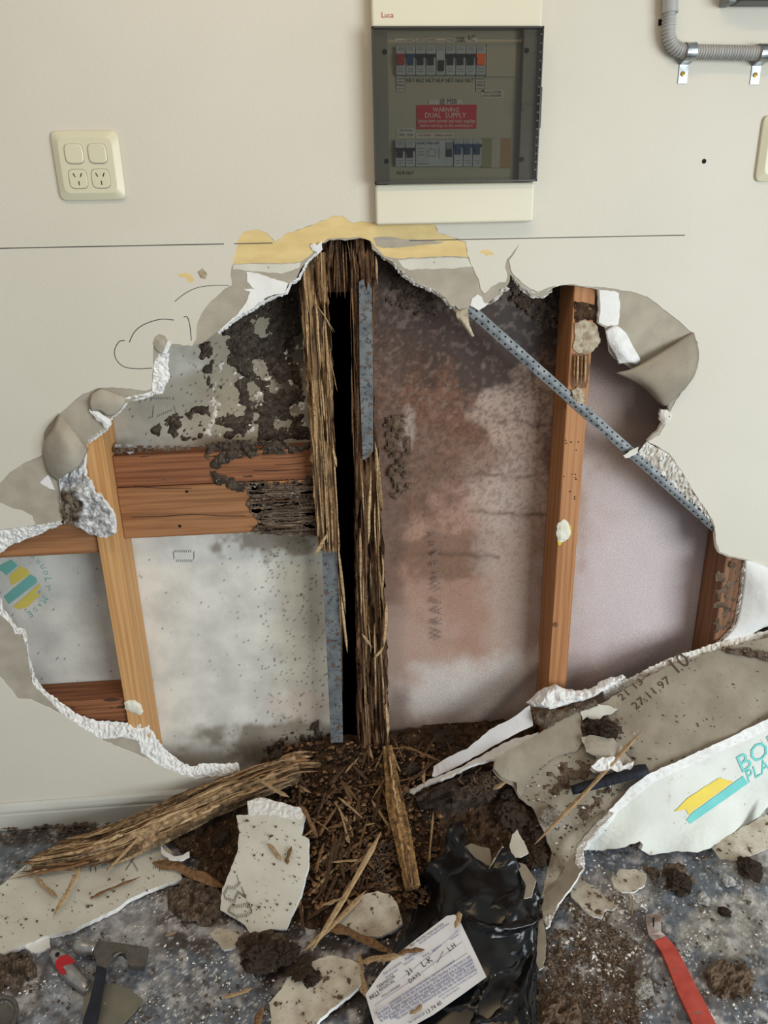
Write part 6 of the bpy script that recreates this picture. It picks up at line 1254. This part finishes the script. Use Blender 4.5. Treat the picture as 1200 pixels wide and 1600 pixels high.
field('blade', [(131, 1551), (142, 1537), (160, 1536), (180, 1537), (200, 1544), (224, 1562), (212, 1580), (190, 1604), (170, 1630), (134, 1630), (130, 1590)], floorfn(.007), ['steel_blade', 'steel_bright'], pk, thick=.0015, tear=None)
# rim of a can at the lower left corner
q = fl(-12, 1604, .0); rim = empty('can_rim', q, 'curved grey metal rim cut off at the lower left corner', 'metal rim'); mb = MB(); t = np.linspace(0, 2 * math.pi, 49)
mb.tube([q + np.array([math.cos(a) * .040, math.sin(a) * .046, .010]) for a in t], .004, 10, caps=False); mb.build('ring', 'steel_dull', rim, True)
mb = MB(); mb.tube([q + [0, 0, .003], q + [0, 0, .008]], .037, 40); mb.build('lid', 'steel_dull', rim)

# ================================================================== CRUMBS nobody could count
def crumbs(name, n, area_fn, size, mat, seed, label, cat='crumbs', squash=.7):
    r = np.random.RandomState(seed); V, Fs = [], []; oct_ = np.array([(1, 0, 0), (-1, 0, 0), (0, 1, 0), (0, -1, 0), (0, 0, 1), (0, 0, -1)], float)
    fo = [(0, 2, 4), (2, 1, 4), (1, 3, 4), (3, 0, 4), (2, 0, 5), (1, 2, 5), (3, 1, 5), (0, 3, 5)]
    for i in range(n):
        p = area_fn(r)
        if p is None: continue
        s = size[0] + (size[1] - size[0]) * r.rand() ** 3; a = r.rand() * 6; R = np.array([[math.cos(a), -math.sin(a), 0], [math.sin(a), math.cos(a), 0], [0, 0, 1]])
        v = oct_ * (r.uniform(.6, 1.3, (6, 1))) * s * [r.uniform(.7, 1.6), 1, squash]; k = len(V); V += list(v @ R.T + p + [0, 0, s * .3]); Fs += [tuple(k + j for j in f) for f in fo]
    return ob(name, np.array(V), Fs, mat, None, label=label, kind='stuff', category=None) if False else tag(ob(name, np.array(V), Fs, mat, None), label, cat, None, 'stuff')
def fa(x0, x1, y0, y1, dens=None, thr=.5, z=.001, sc=30, seed=0):
    def g(r):
        px, py = r.uniform(x0, x1), r.uniform(y0, y1)
        if dens and vnoise(px / sc, py / sc, 0, seed) < thr * (1 + .0 * r.rand()): return None
        return F(px, py, z)
    return g
crumbs('soil_crumbs', 3600, fa(840, 1000, 1400, 1620, True, .35, sc=40, seed=3), (.0012, .0055), 'mud_pale', 1, 'brown soil crumbs strewn on the floor right of the bag')
crumbs('soil_crumbs', 4200, fa(0, 1200, 1300, 1620, True, .55, seed=5), (.001, .0042), 'mud', 2, 'dark soil crumbs scattered over the floor')
crumbs('plaster_crumbs', 5200, fa(0, 1200, 1320, 1620, True, .52, seed=9), (.0006, .0030), 'gypsum_smooth', 3, 'white plaster crumbs scattered over the floor')
crumbs('plaster_crumbs', 700, fa(880, 1010, 1400, 1540, True, .45, sc=24, seed=11), (.001, .0050), 'gypsum_dirty', 4, 'white plaster rubble right of the narrow strip')
def onheap(x0, x1, y0, y1, lift=.010):
    def g(r):
        px, py = r.uniform(x0, x1), r.uniform(y0, y1); return F(px, py, heapz(px, py) + lift)
    return g
crumbs('wood_crumbs', 1500, onheap(430, 690, 1160, 1420), (.002, .009), 'splinter_dark', 6, 'dark crumbled wood covering the heap')
crumbs('wood_crumbs', 700, onheap(430, 690, 1160, 1420, .012), (.002, .008), 'splinter_brown', 7, 'brown crumbled wood covering the heap')
def onsurf(fn, x0, x1, y0, y1, poly, up=(0, -.5, .86)):
    def g(r):
        px, py = r.uniform(x0, x1), r.uniform(y0, y1)
        if not inpoly(poly, np.array(px), np.array(py)): return None
        return fn(np.array(px), np.array(py)) + np.array(up) * .001
    return g
crumbs('soil_crumbs', 520, onsurf(Af, 780, 1200, 1000, 1380, Ao), (.0008, .0036), 'mud', 8, 'dark specks of soil on the leaning sheet')
crumbs('soil_crumbs', 600, onsurf(Af, 790, 990, 1100, 1380, [(800, 1190), (870, 1130), (985, 1110), (1000, 1200), (930, 1280), (870, 1390), (840, 1300)]), (.001, .006), 'mud', 21, 'clustered soil crumbs around the tool handle')
crumbs('plaster_crumbs', 160, onsurf(Af, 790, 1010, 1080, 1330, [(800, 1190), (870, 1130), (985, 1080), (1000, 1200), (930, 1280), (870, 1330)]), (.001, .005), 'gypsum_smooth', 22, 'white plaster crumbs around the tool handle')
crumbs('soil_crumbs', 160, onsurf(PL, 0, 290, 1330, 1490, [(0, 1390), (40, 1352), (250, 1320), (284, 1372), (110, 1450), (0, 1488)]), (.001, .004), 'mud', 9, 'soil specks on the long offcut')
crumbs('soil_crumbs', 160, onsurf(P2, 345, 480, 1260, 1455, [(372, 1280), (468, 1285), (478, 1340), (446, 1448), (392, 1455), (348, 1420)]), (.001, .004), 'mud', 10, 'soil specks on the 250 piece')
crumbs('soil_crumbs', 420, onsurf(lambda a, b: F(a, b, .004), 0, 330, 1286, 1312, [(0, 1290), (330, 1262), (330, 1290), (0, 1312)], (0, 0, 1)), (.002, .008), 'mud', 11, 'line of dark crumbs along the foot of the skirting')

# labels that would repeat get their rank from the top of the heap
byl = {}
for o in COL.objects:
    if o.name.startswith('wood_splinter'): byl.setdefault(o['label'], []).append(o)
ORD = ['topmost', 'second from top', 'third from top', 'fourth from top', 'fifth from top', 'sixth from top', 'seventh from top', 'eighth from top', 'ninth from top', 'tenth from top']
for lab, L in byl.items():
    if len(L) < 2: continue
    L.sort(key=lambda o: proj(np.array(o.location))[1])
    for k, o in enumerate(L): o['label'] = lab + ', ' + (('upper of two', 'lower of two')[k] if len(L) == 2 else ORD[min(k, 9)])
